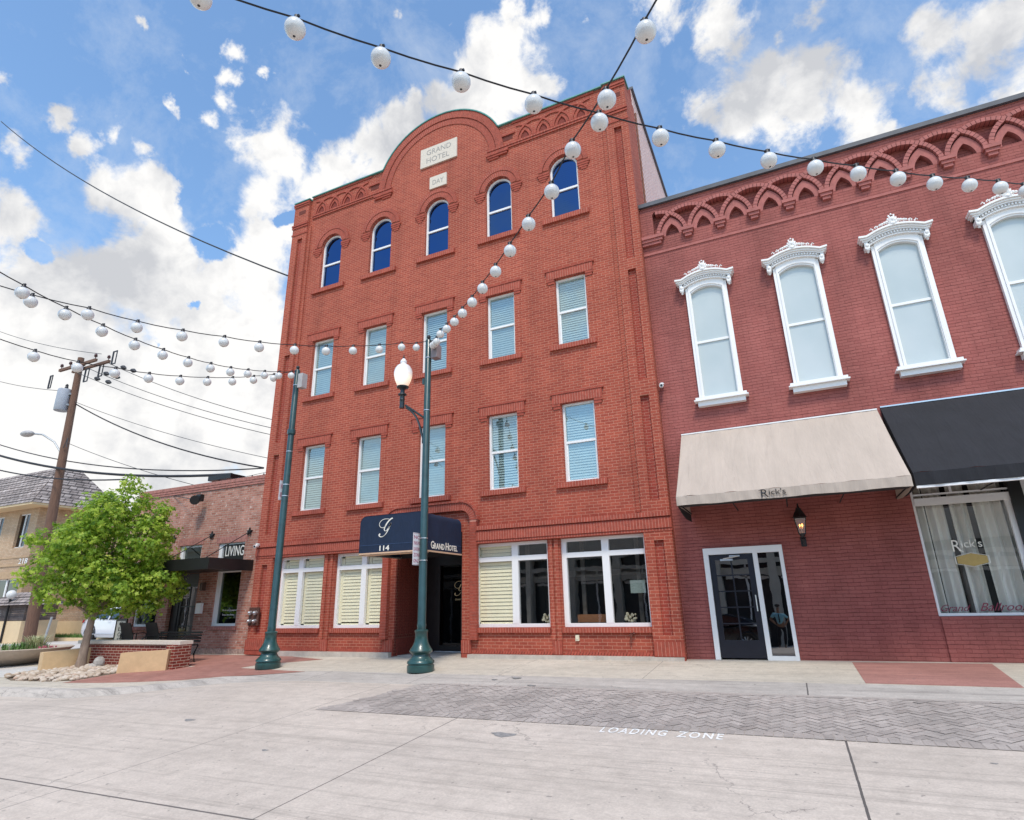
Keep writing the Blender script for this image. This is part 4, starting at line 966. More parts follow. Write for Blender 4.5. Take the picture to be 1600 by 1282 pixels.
for w_, y_, l_, h_ in (('G', -1.58, .13, .17), ('RAND', -1.445, .44, .13), ('H', -.95, .13, .17), ('OTEL', -.81, .40, .13)):
    put_text(m, w_, (x1+.008, y_, 2.50), (0, 1, 0), (0, 0, 1), l_, h_, depth=.004, bold=.02)
m.build('lettering', ORANGE, ea)
m = M()
for x in (x0+.03, x1-.03): m.tube([(x, YP, zb+.02), (x, yf+.02, zb+.02)], .014, 6).tube([(x, YP, zt-.2), (x, yf+.02, zt-.2)], .014, 6)
m.tube([(x0+.03, yf+.02, zb+.02), (x1-.03, yf+.02, zb+.02)], .014, 6).build('frame', SILVER, ea)

# ================================================================== SMALL THINGS ON THE FACADES
t = thing('wall_lantern', 'black gas lantern with a small flame on the maroon wall under the beige awning', 'lantern', (8.50, .0, 2.6))
lx, ly = 8.50, -.16
M().box(lx-.05, lx+.05, YR-.04, YR-.002, 2.22, 2.40).tube([(lx, YR-.03, 2.28), (lx, ly+.02, 2.24), (lx, ly, 2.36)], .014, 8).lathe([(.02, 0), (.035, .02), (.02, .05), (.05, .09), (.06, .12)], (lx, ly, 2.33), 12).build('bracket', BLACK, t)
m = M(); hb, ht = .055, .10
for sx in (-1, 1):
    for sy in (-1, 1): m.tube([(lx+sx*hb, ly+sy*hb, 2.45), (lx+sx*ht, ly+sy*ht, 2.74)], .008, 5)
m.box(lx-.06, lx+.06, ly-.06, ly+.06, 2.44, 2.455).box(lx-.105, lx+.105, ly-.105, ly+.105, 2.735, 2.76).build('cage', BLACK, t)
m = M()
for (ax, ay), (bx, by) in (((-1, -1), (1, -1)), ((1, -1), (1, 1)), ((1, 1), (-1, 1)), ((-1, 1), (-1, -1))):
    m.quad((lx+ax*hb, ly+ay*hb, 2.455), (lx+bx*hb, ly+by*hb, 2.455), (lx+bx*ht, ly+by*ht, 2.735), (lx+ax*ht, ly+ay*ht, 2.735))
m.build('glass', glass('lantern_glass', (.95, .93, .88), (1, 1, 1), 2, .06), t)
M().lathe([(.14, 0), (.115, .02), (.08, .10), (.045, .15), (.05, .17), (.025, .19), (.012, .23), (.018, .25), (.004, .28)], (lx, ly, 2.76), 4).build('roof', BLACK, t)
m = M()
for dx, s in ((-.022, .8), (.022, 1)): m.ball((lx+dx, ly, 2.60+.01*s), .016*s, 8, 6, (1, 1, 2.0))
m.build('flame', glow('gas_flame', (1, .42, .10), 5), t)
M().tube([(lx, ly, 2.455), (lx, ly, 2.56)], .006, 5).build('burner', TRIM, t)

def camera_dome(name, label, x, y, z):
    t = thing(name, label, 'security camera', (x, y, z), 'security cameras on the walls')
    M().lathe([(.055, 0), (.055, .03)], (x, y+.0, z+.05), 14).tube([(x, y+.06, z+.04), (x, y, z+.05)], .03, 8).build('mount', WHITE, t)
    M().tube([(x-.02, y+.02, z+.02), (x+.01, y-.12, z-.01)], .045, 12).build('housing', WHITE, t)
    M().tube([(x+.0105, y-.121, z-.0105), (x+.012, y-.128, z-.011)], .03, 12).build('lens', BLACK, t)
camera_dome('security_camera', 'white bullet security camera at the lower left corner of the hotel', -5.74, YP-.12, 3.02)
camera_dome('security_camera', 'small white camera on the joint between the hotel and the maroon building', 6.15, -.05, 5.93)
t = thing('standpipe_panel', 'brown panel of four round silver fire hose connections at the left corner of the hotel', 'standpipe', (-5.68, YP, .86))
M().box(-5.87, -5.49, YP-.04, YP-.002, .86, 1.34).build('panel', paint('rust_brown_plate', (.09, .035, .025), .6, .3), t)
for x in (-5.78, -5.59):
    for z in (.98, 1.2): M().tube([(x, YP-.04, z), (x, YP-.11, z-.01)], .055, 12).ball((x, YP-.12, z), .042, 10, 6).build('coupling', SILVER, t)
t = M().box(3.77, 3.85, -.13, YW-.001, .50, .62).box(3.785, 3.835, -.14, -.131, .53, .60).build('power_outlet', paint('cream_plastic', (.72, .66, .50), .5), None, label='small cream outlet box below the right ground floor hotel window', category='outlet')
t = thing('wall_hydrant', 'small rusty pipe fitting on the hotel wall under the rightmost ground floor window', 'pipe fitting', (5.02, YW, .6))
RUST = paint('rusty_iron', (.13, .035, .022), .8, .4, 20)
M().tube([(5.0, -.11, .62), (5.0, -.20, .62)], .035, 8).tube([(5.06, -.11, .66), (5.06, -.17, .66)], .025, 8).build('valve', RUST, t)
M().tube([(5.0, -.18, .62), (5.0, -.18, .54)], .02, 8).build('spout', RUST, t)
# ================================================================== STREET POLES
def pole_parts(t, x, y, zb, top):
    m = M().lathe([(.275, 0), (.28, .02), (.28, .115), (.27, .125), (.262, .13), (.262, .15), (.283, .165), (.275, .20), (.245, .225), (.20, .27), (.178, .31), (.178, .335), (.20, .35), (.232, .375), (.238, .40), (.222, .43), (.175, .50), (.145, .57), (.133, .64), (.130, .74), (.138, .755), (.142, .785), (.128, .80), (.100, .805)], (x, y, zb), 28, .05, (.43, .75))
    for a in range(3): th = a*2.1-1.9; m.ball((x+.255*math.cos(th), y+.255*math.sin(th), zb+.17), .024, 6, 4)
    m.build('base', GREEN, t)
    M().lathe([(.095, .80), (.093, .83), (.098, .90), (.090, .93), (.074, top-zb), (.06, top-zb+.02)], (x, y, zb), 28, .07, (.92, top-zb)).build('shaft', GREEN2, t)
    M().lathe([(.05, 0), (.055, .02), (.03, .05), (.05, .09), (.045, .12), (.01, .15)], (x, y, top+.0), 10).build('cap', BLACK, t)
GREEN2 = paint('shaft_green', (.020, .062, .066), .32, .25, 5, .04, coat=.2)
def steel_band(x, y, z, r, nm='strap', t=None):
    return M().lathe([(r+.004, 0), (r+.004, .016)], (x, y, z), 18).build(nm, SILVER, t)
PX, PY, PZ = 1.03, -1.93, .02
t = thing('street_lamp', 'dark green street lamp with lit acorn globe on a side arm, before the hotel entrance', 'street lamp', (PX, PY, PZ))
pole_parts(t, PX, PY, PZ, 7.42)
for z in (6.95, 5.62): steel_band(PX, PY, z, .078, 'strap', t)
M().box(PX+.10, PX+.28, PY-.05, PY+.14, 6.93, 7.27).build('control_box', paint('brown_grey_box', (.26, .21, .21), .5), t)
M().box(PX-.13, PX-.07, PY-.04, PY+.04, 6.30, 6.44).build('outlet_box', GREEN2, t)
lx = PX-.715
m = M().tube([(PX-.07, PY, 5.46), (lx+.10, PY, 5.86)], .026, 8)
c = [(PX-.06, 4.90), (PX-.13, 5.08), (PX-.19, 5.28), (PX-.29, 5.50), (PX-.43, 5.67), (lx+.12, 5.80)]
m.tube([(a, PY, b_) for a, b_ in catmull(c, 4)], .026, 8)
m.box(PX-.10, PX-.05, PY-.03, PY+.03, 4.84, 5.02)
m.lathe([(.062, 0), (.066, .03), (.06, .05), (.06, .20), (.066, .21), (.06, .23), (.058, .30), (.07, .32), (.105, .335), (.10, .36), (.06, .38), (.05, .46), (.09, .50), (.14, .52), (.15, .55), (.13, .56)], (lx, PY, 5.80), 18)
m.build('arm', paint('black_green_iron', (.012, .020, .024), .32, .2, 5, coat=.3), t)
ACORN, nt, N, L, b = newmat('acorn_glass')
b.inputs['Base Color'].default_value = (.80, .80, .82, 1); b.inputs['Roughness'].default_value = .12; b.inputs['Coat Weight'].default_value = .5
g_ = N.new('ShaderNodeNewGeometry'); s_ = N.new('ShaderNodeSeparateXYZ'); L.new(g_.outputs['Position'], s_.inputs[0])
e = _ramp(N, L, _math(N, L, 'SUBTRACT', _math(N, L, 'MULTIPLY', s_.outputs[2], 1.6), 10.1), [(.05, (.8, .50, .26)), (.38, (1, .80, .52)), (.62, (.35, .32, .30)), (.8, (.05, .05, .06))])
L.new(e, b.inputs['Emission Color']); b.inputs['Emission Strength'].default_value = .8
gl = M().lathe([(.125, 0), (.15, .05), (.195, .16), (.222, .28), (.225, .36), (.205, .45), (.165, .52), (.12, .56), (.075, .58), (.068, .605), (.082, .63), (.080, .66), (.055, .70), (.03, .73)], (lx, PY, 6.36), 28).build('lamp_globe', ACORN, t)
M().lathe([(.022, 0), (.028, .03), (.012, .06), (.006, .12)], (lx, PY, 7.09), 8).build('finial', BLACK, t)
P1X, P1Y, P1Z = -3.14, -1.97, -.01
t1 = thing('light_pole', 'tall dark green fluted pole without a lamp, left of the hotel awning', 'pole', (P1X, P1Y, P1Z))
pole_parts(t1, P1X, P1Y, P1Z, 7.42)
for z in (6.98, 5.15): steel_band(P1X, P1Y, z, .078, 'strap', t1)
M().box(P1X+.09, P1X+.25, P1Y-.05, P1Y+.13, 6.90, 7.30).build('control_box', paint('pale_grey_box', (.42, .40, .40), .5), t1)
M().lathe([(.10, 0), (.105, .02), (.105, .11), (.10, .13)], (P1X, P1Y, 5.62), 16).build('collar', GREEN2, t1)
# parking signs strapped to the poles, edge-on to the facade
def post_sign(name, label, x, y, z0, z1, w, lines, r):
    s = thing(name, label, 'sign', (x, y, z0))
    xs_ = x-r-.012; y0 = y-.06-w; y1 = y-.06
    M().box(xs_-.004, xs_, y0+.10, y1+.10, z0, z1).build('sign_plate', paint('sign_white', (.80, .77, .80), .4, .04), s)
    m = M(); pu, pv = (0, 1, 0), (0, 0, 1); px = xs_+.0005
    h = (z1-z0-.06)/len(lines)
    for i, q in enumerate(lines): put_text(m, q, (px, y0+.10+.03, z1-.03-h*(i+.82)), pu, pv, w-.06, h*.62, depth=.001, bold=.02)
    a, b_ = y0+.11, y1+.09
    m.box(px, px+.001, a, b_, z1-.016, z1-.010).box(px, px+.001, a, b_, z0+.010, z0+.016)
    m.build('lettering', paint('sign_red', (.42, .13, .20), .5), s)
    for z in (z0+.09, z1-.12): M().lathe([(r+.006, 0), (r+.006, .02)], (x, y, z), 18).box(xs_-.002, x-r+.01, y-.02, y+.01, z, z+.018).build('strap', SILVER, s)
    return s
post_sign('parking_sign', 'small white loading zone sign with red letters strapped to the street lamp', PX, PY, 2.12, 2.80, .30, ['NO', 'PARKING', 'LOADING', 'ZONE', 'ONLY'], .086)
post_sign('parking_sign', 'white sign seen nearly edge on, strapped halfway up the pole without a lamp', P1X, P1Y, 3.90, 4.40, .16, ['NO', 'PARKING'], .082)

# ================================================================== STRING LIGHTS
def string(name, label, anchors, P, tail):
    t = thing(name, label, 'string lights', tuple(P[0]), 'globe string lights across the street')
    pts = [Vector(a) for a in anchors] + [Vector(p)+Vector((0, 0, .118)) for p in P] + [Vector(a) for a in tail]
    fine = []
    for i in range(len(pts)-1):
        for j in range(3): fine.append(pts[i].lerp(pts[i+1], j/3) - Vector((0, 0, .012 if j else 0)))
    fine.append(pts[-1])
    M().tube(fine, .0085, 5).build('cable', CABLE, t)
    rr = random.Random(len(P))
    for p in P:
        tl = Vector((rr.uniform(-.02, .02), rr.uniform(-.02, .02), 0)); q = Vector(p)
        g = M().ball(q, .086, 20, 14).build('globe', GLOBE, t)
        M().lathe([(.036, -.03), (.034, .0), (.022, .02), (.020, .05)], q+Vector((0, 0, .09)), 12).tube([q+Vector((-.03, 0, .13)), q+Vector((.03, 0, .13))], .014, 6).build('socket', SOCK, g)
        M().lathe([(.010, -.0875), (.012, -.0845)], q, 8).build('drain_cap', SOCK, g)
SA = [(1.25, -2.08, 7.19), (1.42, -2.26, 7.12), (1.62, -2.50, 7.03), (2.038, -3.011, 6.91), (2.506, -3.513, 6.71), (3.005, -4.048, 6.512), (3.471, -4.548, 6.352), (3.958, -5.07, 6.198), (4.416, -5.561, 6.09), (4.916, -6.097, 5.965), (5.386, -6.602, 5.877), (5.897, -7.149, 5.786), (6.417, -7.706, 5.679), (6.82, -8.135, 5.74), (7.335, -8.691, 5.644), (7.804, -9.195, 5.648)]
SB = [(.86, -2.2, 7.17), (.79, -2.691, 6.993), (.608, -3.269, 6.744), (.41, -3.896, 6.506), (.223, -4.49, 6.302), (.021, -5.13, 6.111), (-.185, -5.784, 5.948), (-.375, -6.387, 5.847), (-.579, -7.034, 5.737), (-.781, -7.672, 5.666), (-.979, -8.302, 5.653), (-1.185, -8.955, 5.606)]
SD = [(-3.06, -2.25, 7.17), (-2.88, -2.822, 6.928), (-2.695, -3.426, 6.689), (-2.501, -4.061, 6.462), (-2.316, -4.666, 6.258), (-2.123, -5.296, 6.082), (-1.928, -5.935, 5.929), (-1.731, -6.578, 5.803), (-1.536, -7.217, 5.701), (-1.335, -7.874, 5.635), (-1.135, -8.528, 5.589), (-.935, -9.181, 5.575)]
SE = [(-3.08, -2.8, 6.90), (-3.038, -3.434, 6.621), (-2.995, -4.049, 6.366), (-2.948, -4.719, 6.124), (-2.902, -5.38, 5.912), (-2.854, -6.067, 5.724), (-2.807, -6.734, 5.588), (-2.76, -7.398, 5.454), (-2.712, -8.092, 5.387)]
SC = [(4.672, -10.817, 5.904), (5.18, -10.326, 5.853), (5.682, -9.841, 5.785), (6.192, -9.349, 5.757), (6.692, -8.866, 5.725), (7.181, -8.394, 5.714), (7.674, -7.918, 5.726), (8.17, -7.439, 5.767), (8.659, -6.967, 5.812), (9.137, -6.505, 5.888), (9.612, -6.046, 5.974), (10.086, -5.589, 6.067), (10.556, -5.134, 6.164), (11.044, -4.663, 6.302), (11.499, -4.224, 6.417), (11.893, -3.843, 6.498)]
string('string_lights', 'white globe string rising from the street lamp to the upper right past arched windows', [(PX+.02, PY-.03, 7.42)], SA, [(8.5, -9.94, 5.79), (9.5, -11.02, 5.95)])
string('string_lights', 'white globe string leading left from the street lamp top across the hotel windows', [(PX-.02, PY-.03, 7.42)], SB, [(-1.39, -9.6, 5.74), (-1.8, -10.9, 5.9)])
string('string_lights', 'globe string climbing left from the lampless pole, the higher one tied to it', [(P1X+.02, P1Y-.03, 7.42)], SD, [(-.73, -9.85, 5.72), (-.3, -11.2, 5.9)])
string('string_lights', 'lowest globe string, leading left from the lampless pole across the utility pole top', [(P1X-.02, P1Y-.03, 7.42)], SE, [(-2.66, -8.8, 5.50), (-2.6, -10.0, 5.6)])
string('string_lights', 'long string of large globes crossing the sky and the maroon cornice', [(4.2, -11.27, 6.08)], SC, [(12.6, -3.2, 6.85), (13.6, -2.25, 7.2)])

# ================================================================== OLD BRICK SHOP ON THE LEFT
shop = thing('brick_shop', 'one-storey shop of mottled old pink brick left of the hotel', 'building', (-9, .2, 0))
YS = .05
H = [[(-7.74, .84), (-6.70, .84), (-6.70, 2.43), (-7.74, 2.43)], [(-7.83, 2.72), (-6.69, 2.72), (-6.69, 3.24), (-7.83, 3.24)], [(-9.60, 2.72), (-8.57, 2.72), (-8.57, 3.27), (-9.60, 3.27)],
     [(-9.75, .02), (-8.50, .02), (-8.50, 2.4), (-9.75, 2.4)], [(-11.35, .84), (-10.25, .84), (-10.25, 2.43), (-11.35, 2.43)]]
M().prism([(-12.05, -.03), (-5.95, -.03), (-5.95, 5.10), (-12.05, 5.13)], YS, .3, H).build('front_wall', OB, shop)
M().box(-12.05, -11.85, .301, 9, 0, 5.1).box(-11.85, -5.95, .301, 9, 4.6, 4.7).build('side_wall', OB, shop)
OBU = paint('old_brick_unit', (.38, .155, .125), .9, .35, 9, .4)
m = M(); course(m, -12.07, -5.95, 5.14, 5.25, YS-.05, .25, w=.11);  course(m, -12.06, -5.95, 4.99, 5.05, YS-.035, YS-.001, w=.21); course(m, -12.06, -5.95, 5.06, 5.125, YS-.045, YS-.001, w=.21)
m.build('parapet_courses', OBU, shop)
for x0, x1, z in ((-7.86, -6.62, 2.44), (-7.92, -6.6, 3.25), (-9.68, -8.5, 3.28), (-11.4, -10.2, 2.44)): m = M(); course(m, x0, x1, z, z+.2, YS-.008, YS-.001, w=.075); m.build('lintel', OBU, shop)
for x0, x1 in ((-7.82, -6.62), (-11.43, -10.17)): m = M(); course(m, x0, x1, .74, .835, YS-.05, YS-.001, w=.1); m.build('sill', OBU, shop)
m = M(); rr = random.Random(9); x = -8.45
while x < -5.99: w = rr.uniform(.05, .09); m.box(x, min(x+w, -5.97), YS-.03-rr.random()*.01, YS-.001, -.02, .23+rr.uniform(-.02, .02)); x += w+.008
m.build('rough_footing', paint('chalky_brick', (.38, .26, .22), .95, .4, 20, .4), shop)
GS = glass('dark_shop_glass', (.14, .17, .15), (.85, .95, .9), 2.4, .06)
def shopwin(x0, x1, z0, z1, fw=.09):
    f_ = M().box(x0, x0+fw, YS+.05, YS+.16, z0, z1).box(x1-fw*.5, x1, YS+.05, YS+.16, z0, z1).box(x0+fw, x1-fw*.5, YS+.05, YS+.16, z1-.06, z1).box(x0+fw, x1-fw*.5, YS+.05, YS+.16, z0, z0+.07).build('window', WHITE, shop)
    M().quad((x0+fw, YS+.12, z0+.07), (x1-fw*.5, YS+.12, z0+.07), (x1-fw*.5, YS+.12, z1-.06), (x0+fw, YS+.12, z1-.06)).build('pane', GS, f_)
    M().box(x0, x1, .31, .33, z0, z1).build('interior', DARK, f_); return f_
w = shopwin(-7.74, -6.70, .84, 2.43, .12); m = M(); put_text(m, 'Home and Consignment', (-7.42, YS+.115, 1.25), (1, 0, 0), (0, 0, 1), .62, .055, depth=.002); put_text(m, 'Shop Dine Relax', (-7.42, YS+.115, 1.12), (1, 0, 0), (0, 0, 1), .5, .055, depth=.002)
m.build('lettering', WHITE, w)
w = shopwin(-7.83, -6.69, 2.66, 3.24, .14); m = M(); put_text(m, 'LIVING', (-7.52, YS+.04, 2.85), (1, 0, 0), (0, 0, 1), .78, .30, depth=.02); bd = M().box(-7.60, -6.70, YS+.042, YS+.05, 2.72, 3.2).build('sign_board', BLACK, w); m.build('lettering', paint('sign_ivory', (.75, .72, .66), .5), w)
shopwin(-9.60, -8.57, 2.66, 3.27, .14)
w = shopwin(-11.35, -10.25, .84, 2.43, .06); M().box(-10.95, -10.66, YS+.10, YS+.11, 1.25, 1.62).tube([(-10.80, YS+.11, 1.78), (-10.80, YS+.10, 1.78)], .11, 14).build('notice', paint('pale_blue_notice', (.50, .62, .66), .6, .15, 20), w)
d = M().box(-9.75, -9.45, .18, .28, 0, 2.4).box(-8.60, -8.50, .18, .28, 0, 2.4).box(-9.45, -8.60, .18, .28, 2.1, 2.4).box(-9.45, -9.36, .2, .26, 0, 2.1).box(-8.69, -8.60, .2, .26, 0, 2.1).box(-9.36, -8.69, .2, .26, 0, .28).box(-9.36, -8.69, .2, .26, 2.0, 2.1).box(-9.035, -9.01, .21, .25, .28, 2.0).box(-9.36, -9.036, .21, .25, .83, .855).box(-9.009, -8.69, .21, .25, .83, .855).box(-9.36, -9.036, .21, .25, 1.4, 1.425).box(-9.009, -8.69, .21, .25, 1.4, 1.425).build('door', BLACK, shop)
M().quad((-9.36, .23, .28), (-8.69, .23, .28), (-8.69, .23, 2.0), (-9.36, .23, 2.0)).build('door_glass', glass('warm_door_glass', (.55, .36, .32), (1, .9, .85), 2.2, .16), d)
M().box(-9.45, -8.6, .31, .33, 0, 2.4).build('interior', paint('warm_room', (.10, .05, .045), .9), d)
M().box(-8.36, -8.14, YS-.09, YS-.002, 1.20, 1.50).build('mailbox', WHITE, shop)
M().box(-8.25, -8.13, YS-.10, YS-.002, 1.86, 2.10).lathe([(.05, 0), (.05, .2)], (-8.19, YS-.12, 1.88), 10).build('wall_light', paint('bronze_light', (.10, .06, .045), .5), shop)
ct = thing('steel_canopy', 'flat black steel canopy on star-anchored rods over the old brick shop door', 'canopy', (-9, -.7, 2.5))
M().box(-12.0, -6.28, -1.43, YS-.003, 2.40, 2.47).build('deck', BLACK, ct)
M().box(-12.0, -6.28, -1.47, -1.431, 2.37, 2.68).box(-6.279, -6.24, -1.47, YS-.003, 2.37, 2.68).build('fascia', BLACK, ct)
for sx in (-6.53, -8.16, -9.94, -11.6):
    r = M().tube([(sx, YS-.03, 3.52), (sx+.0, -1.40, 2.66)], .012, 6).build('rod', BLACK, ct)
    pts = [(sx+(.125 if i % 2 == 0 else .05)*math.cos(PI/2+i*PI/5), 3.53+(.125 if i % 2 == 0 else .05)*math.sin(PI/2+i*PI/5)) for i in range(10)]
    M().prism(pts, YS-.045, YS-.002).build('star_anchor', BLACK, r)
ft = thing('wall_floodlight', 'round black floodlight on a long rod high on the old brick shop wall', 'floodlight', (-8.7, 0, 4.7))
M().tube([(-10.3, YS-.02, 4.98), (-8.95, -.28, 4.70)], .014, 6).build('rod', BLACK, ft)
M().tube([(-8.85, -.28, 4.68), (-8.62, -.40, 4.62)], [.10, .15], 14).box(-8.72, -8.52, -.3, -.16, 4.60, 4.82).build('lamp_head', BLACK, ft)
rv = thing('roof_unit', 'low dark box standing on the roof edge of the old brick shop', 'roof unit', (-8.95, 1, 5.3))
M().box(-9.6, -8.5, .7, 1.3, 5.52, 5.68).build('housing', BLACK, rv)
m = M()
for x in (-9.4, -8.7): m.box(x, x+.06, .95, 1.01, 4.7, 5.52)
m.build('leg', BLACK, rv)
M().box(-6.20, -6.06, .12, .3, 5.10, 5.52).build('chimney_stub', paint('mossy_wood', (.20, .17, .11), .9, .3), shop)
rl = thing('rooftop_lights', 'small lights on a wire along the old brick shop roof edge', 'string lights', (-7.5, .2, 5.3))
M().tube([(-8.4, .2, 5.33), (-7.4, .2, 5.31), (-6.2, .2, 5.38)], .008, 5).build('cable', CABLE, rl)
for x in (-8.1, -7.5, -6.9, -6.4): M().lathe([(.02, 0), (.03, .03), (.02, .09)], (x, .2, 5.25), 8).build('bulb', SOCK, rl)

# ================================================================== PLANTER, BLOCKS, SEATS
pw = thing('planter_wall', 'low red brick wall with a pale stone cap behind the young tree', 'wall', (-8, -2, -.05))
M().box(-9.9, -5.86, -2.25, -1.98, -.15, .50).build('brick_body', WB, pw); M().box(-9.95, -5.80, -2.30, -1.94, .502, .585).build('stone_cap', STONE, pw)
M().box(-5.855, -5.80, -2.42, -1.97, -.12, .50).box(-6.12, -5.86, -2.42, -2.252, -.12, .50).build('pier', WB, pw)
def block(label, q0, q1, zb0, zb1, h, th, lean):
    t = thing('stucco_block', label, 'planter block', (q0[0], q0[1], zb0), 'tan stucco blocks in the planter')
    dx, dy = q1[0]-q0[0], q1[1]-q0[1]; l = math.hypot(dx, dy); nx, ny = -dy/l*th, dx/l*th
    V = []
    for (x, y, z) in ((q0[0], q0[1], zb0-.2), (q1[0], q1[1], zb1-.2)): V += [(x, y, z), (x+nx, y+ny, z)]
    for (x, y, z), s in (((q0[0]+lean, q0[1], zb0+h), 0), ((q1[0]+lean*.3, q1[1], zb1+h), 0)): V += [(x, y, z), (x+nx, y+ny, z)]
    M().add(V, [(0, 1, 3, 2), (4, 6, 7, 5), (0, 2, 6, 4), (1, 5, 7, 3), (0, 4, 5, 1), (2, 3, 7, 6)]).build('body', STUC, t)
block('tan stucco block nearest the street, right of the young tree trunk', (-6.93, -3.06), (-5.91, -2.52), -.10, -.06, .46, .18, .08)
block('tan stucco block beside the pale ramp, left of the young tree trunk', (-9.62, -3.25), (-9.35, -2.15), -.13, -.07, .48, .30, -.05)
# river rocks: uncountable filling of the bed
m = M(); rr = random.Random(4); bed = [(-9.9, -3.9), (-9.4, -2.7), (-9.2, -2.3), (-6.9, -2.35), (-6.95, -3.1), (-7.0, -3.95), (-7.6, -4.15), (-9, -4.2)]
def inside(x, y, P):
    c = False
    for i in range(len(P)):
        (x0, y0), (x1, y1) = P[i], P[i-1]
        if (y0 > y) != (y1 > y) and x < (x1-x0)*(y-y0)/(y1-y0)+x0: c = not c
    return c
k = 0
while k < 620:
    x, y = rr.uniform(-9.9, -6.9), rr.uniform(-4.2, -2.3)
    if not inside(x, y, bed): continue
    s = rr.uniform(.035, .085); k += 1
    m.ball((x, y, gz(x, y)+.01+rr.random()*.05), s, 7, 5, (rr.uniform(.8, 1.3), rr.uniform(.8, 1.3), rr.uniform(.45, .75)))
ROCK, nt, N, L, b = newmat('river_rock')
vo = N.new('ShaderNodeTexVoronoi'); vo.inputs['Scale'].default_value = 7; L.new(_pos(N, L), vo.inputs['Vector'])
L.new(_ramp(N, L, vo.outputs['Color'], [(0, (.34, .25, .18)), (.4, (.50, .40, .31)), (.7, (.62, .54, .46)), (1, (.45, .27, .18))]), b.inputs['Base Color']); b.inputs['Roughness'].default_value = .85
rk = m.build('river_rocks', ROCK); rk['kind'] = 'stuff'
rk['label'] = 'rounded tan river rocks filling the planting bed'; rk['category'] = 'rocks'
struct('planting_bed', M().slab([(x, y, gz(x, y)+.012) for x, y in bed], .01), paint('bed_soil', (.20, .15, .11), .95, .3, 10, .4))
m = M().ball((-8.62, -2.45, .06), .16, 10, 8, (1.0, .8, .95)).ball((-8.72, -2.50, -.02), .15, 9, 7, (1.4, .9, .5)); bm_ = m.build('boulder', paint('grey_boulder', (.42, .39, .36), .9, .35, 9, .5), None, label='single grey boulder against the brick planter wall', category='rock')

def patio_chair(label, x, y):
    t = thing('patio_chair', label, 'chair', (x, y, .05), 'black patio chairs behind the planter wall')
    z0 = .05
    m = M().add([(x-.24, y-.26, z0+.42), (x+.24, y-.26, z0+.42), (x+.24, y+.22, z0+.40), (x-.24, y+.22, z0+.40), (x-.24, y-.26, z0+.45), (x+.24, y-.26, z0+.45), (x+.24, y+.22, z0+.43), (x-.24, y+.22, z0+.43)], [(0, 3, 2, 1), (4, 5, 6, 7), (0, 1, 5, 4), (1, 2, 6, 5), (2, 3, 7, 6), (3, 0, 4, 7)]).build('seat', BLACK, t)
    V = []
    for i in range(7):
        f_ = i/6; yy = y-.24-.14*f_; zz = z0+.44+.52*f_; bow = .03*math.sin(PI*f_)
        for xx in (-.25, 0, .25): V.append((x+xx*(1-.08*f_), yy+bow+(.03 if xx == 0 else 0), zz))
    m = M().add(V, [(i*3+j, i*3+j+1, (i+1)*3+j+1, (i+1)*3+j) for i in range(6) for j in range(2)], True).add([(a, b_+.02, c_) for a, b_, c_ in V], [(i*3+j, (i+1)*3+j, (i+1)*3+j+1, i*3+j+1) for i in range(6) for j in range(2)], True); m.build('backrest', BLACK, t)
    for sx in (-1, 1):
        M().tube([(x+sx*.26, y-.26, z0+.02), (x+sx*.27, y-.26, z0+.66), (x+sx*.29, y+.0, z0+.68), (x+sx*.28, y+.2, z0+.64), (x+sx*.27, y+.24, z0+.0)], .016, 6).build('arm_frame', BLACK, t)
patio_chair('black patio chair with its back to the street, nearer the sandwich board', -9.12, -1.25)
patio_chair('black patio chair with its back to the street, before the glazed shop door', -8.02, -1.25)
bt = thing('iron_bench', 'black cast iron bench mostly hidden behind the right end of the planter wall', 'bench', (-7.2, -1.5, 0))
for x in (-8.0, -6.42):
    M().tube([(x, -1.35, .0), (x, -1.40, .22), (x, -1.30, .42), (x, -1.42, .44), (x, -1.75, .42), (x, -1.82, .2), (x, -1.76, -.05)], .024, 6).tube([(x, -1.76, .42), (x, -1.80, .60), (x, -1.70, .66), (x, -1.42, .64), (x, -1.28, .60)], .022, 6).build('leg', BLACK, bt)
m = M()
for i in range(5): m.box(-8.05, -6.37, -1.74+i*.085, -1.68+i*.085, .435, .455)
m.build('seat', BLACK, bt)
m = M()
for i in range(4): m.box(-8.05, -6.37, -1.30+i*.01, -1.28+i*.01, .50+i*.07, .55+i*.07)
m.build('backrest', BLACK, bt)
sb = thing('sandwich_board', 'narrow black framed sidewalk sign reading CLOSED beside the shop corner', 'sign', (-10.8, -.6, 0))
m = M().box(-11.12, -11.07, -.62, -.58, .02, 1.10).box(-10.65, -10.60, -.62, -.58, .02, 1.10).box(-11.07, -10.65, -.62, -.58, 1.04, 1.10).box(-11.07, -10.65, -.62, -.58, .02, .08).tube([(-10.95, -.6, 1.10), (-10.93, -.6, 1.16), (-10.79, -.6, 1.16), (-10.77, -.6, 1.10)], .015, 6); m.build('frame', BLACK, sb)
pn = M().box(-11.07, -10.65, -.61, -.59, .08, 1.04).build('panel', paint('ivory_panel', (.62, .60, .50), .6, .1), sb)
m = M()
for i, ch in enumerate('CLOSED'): put_text(m, ch, (-10.95, -.612, .90-.155*i), (1, 0, 0), (0, 0, 1), .16, .11, depth=.002)
m.build('lettering', INK, pn)

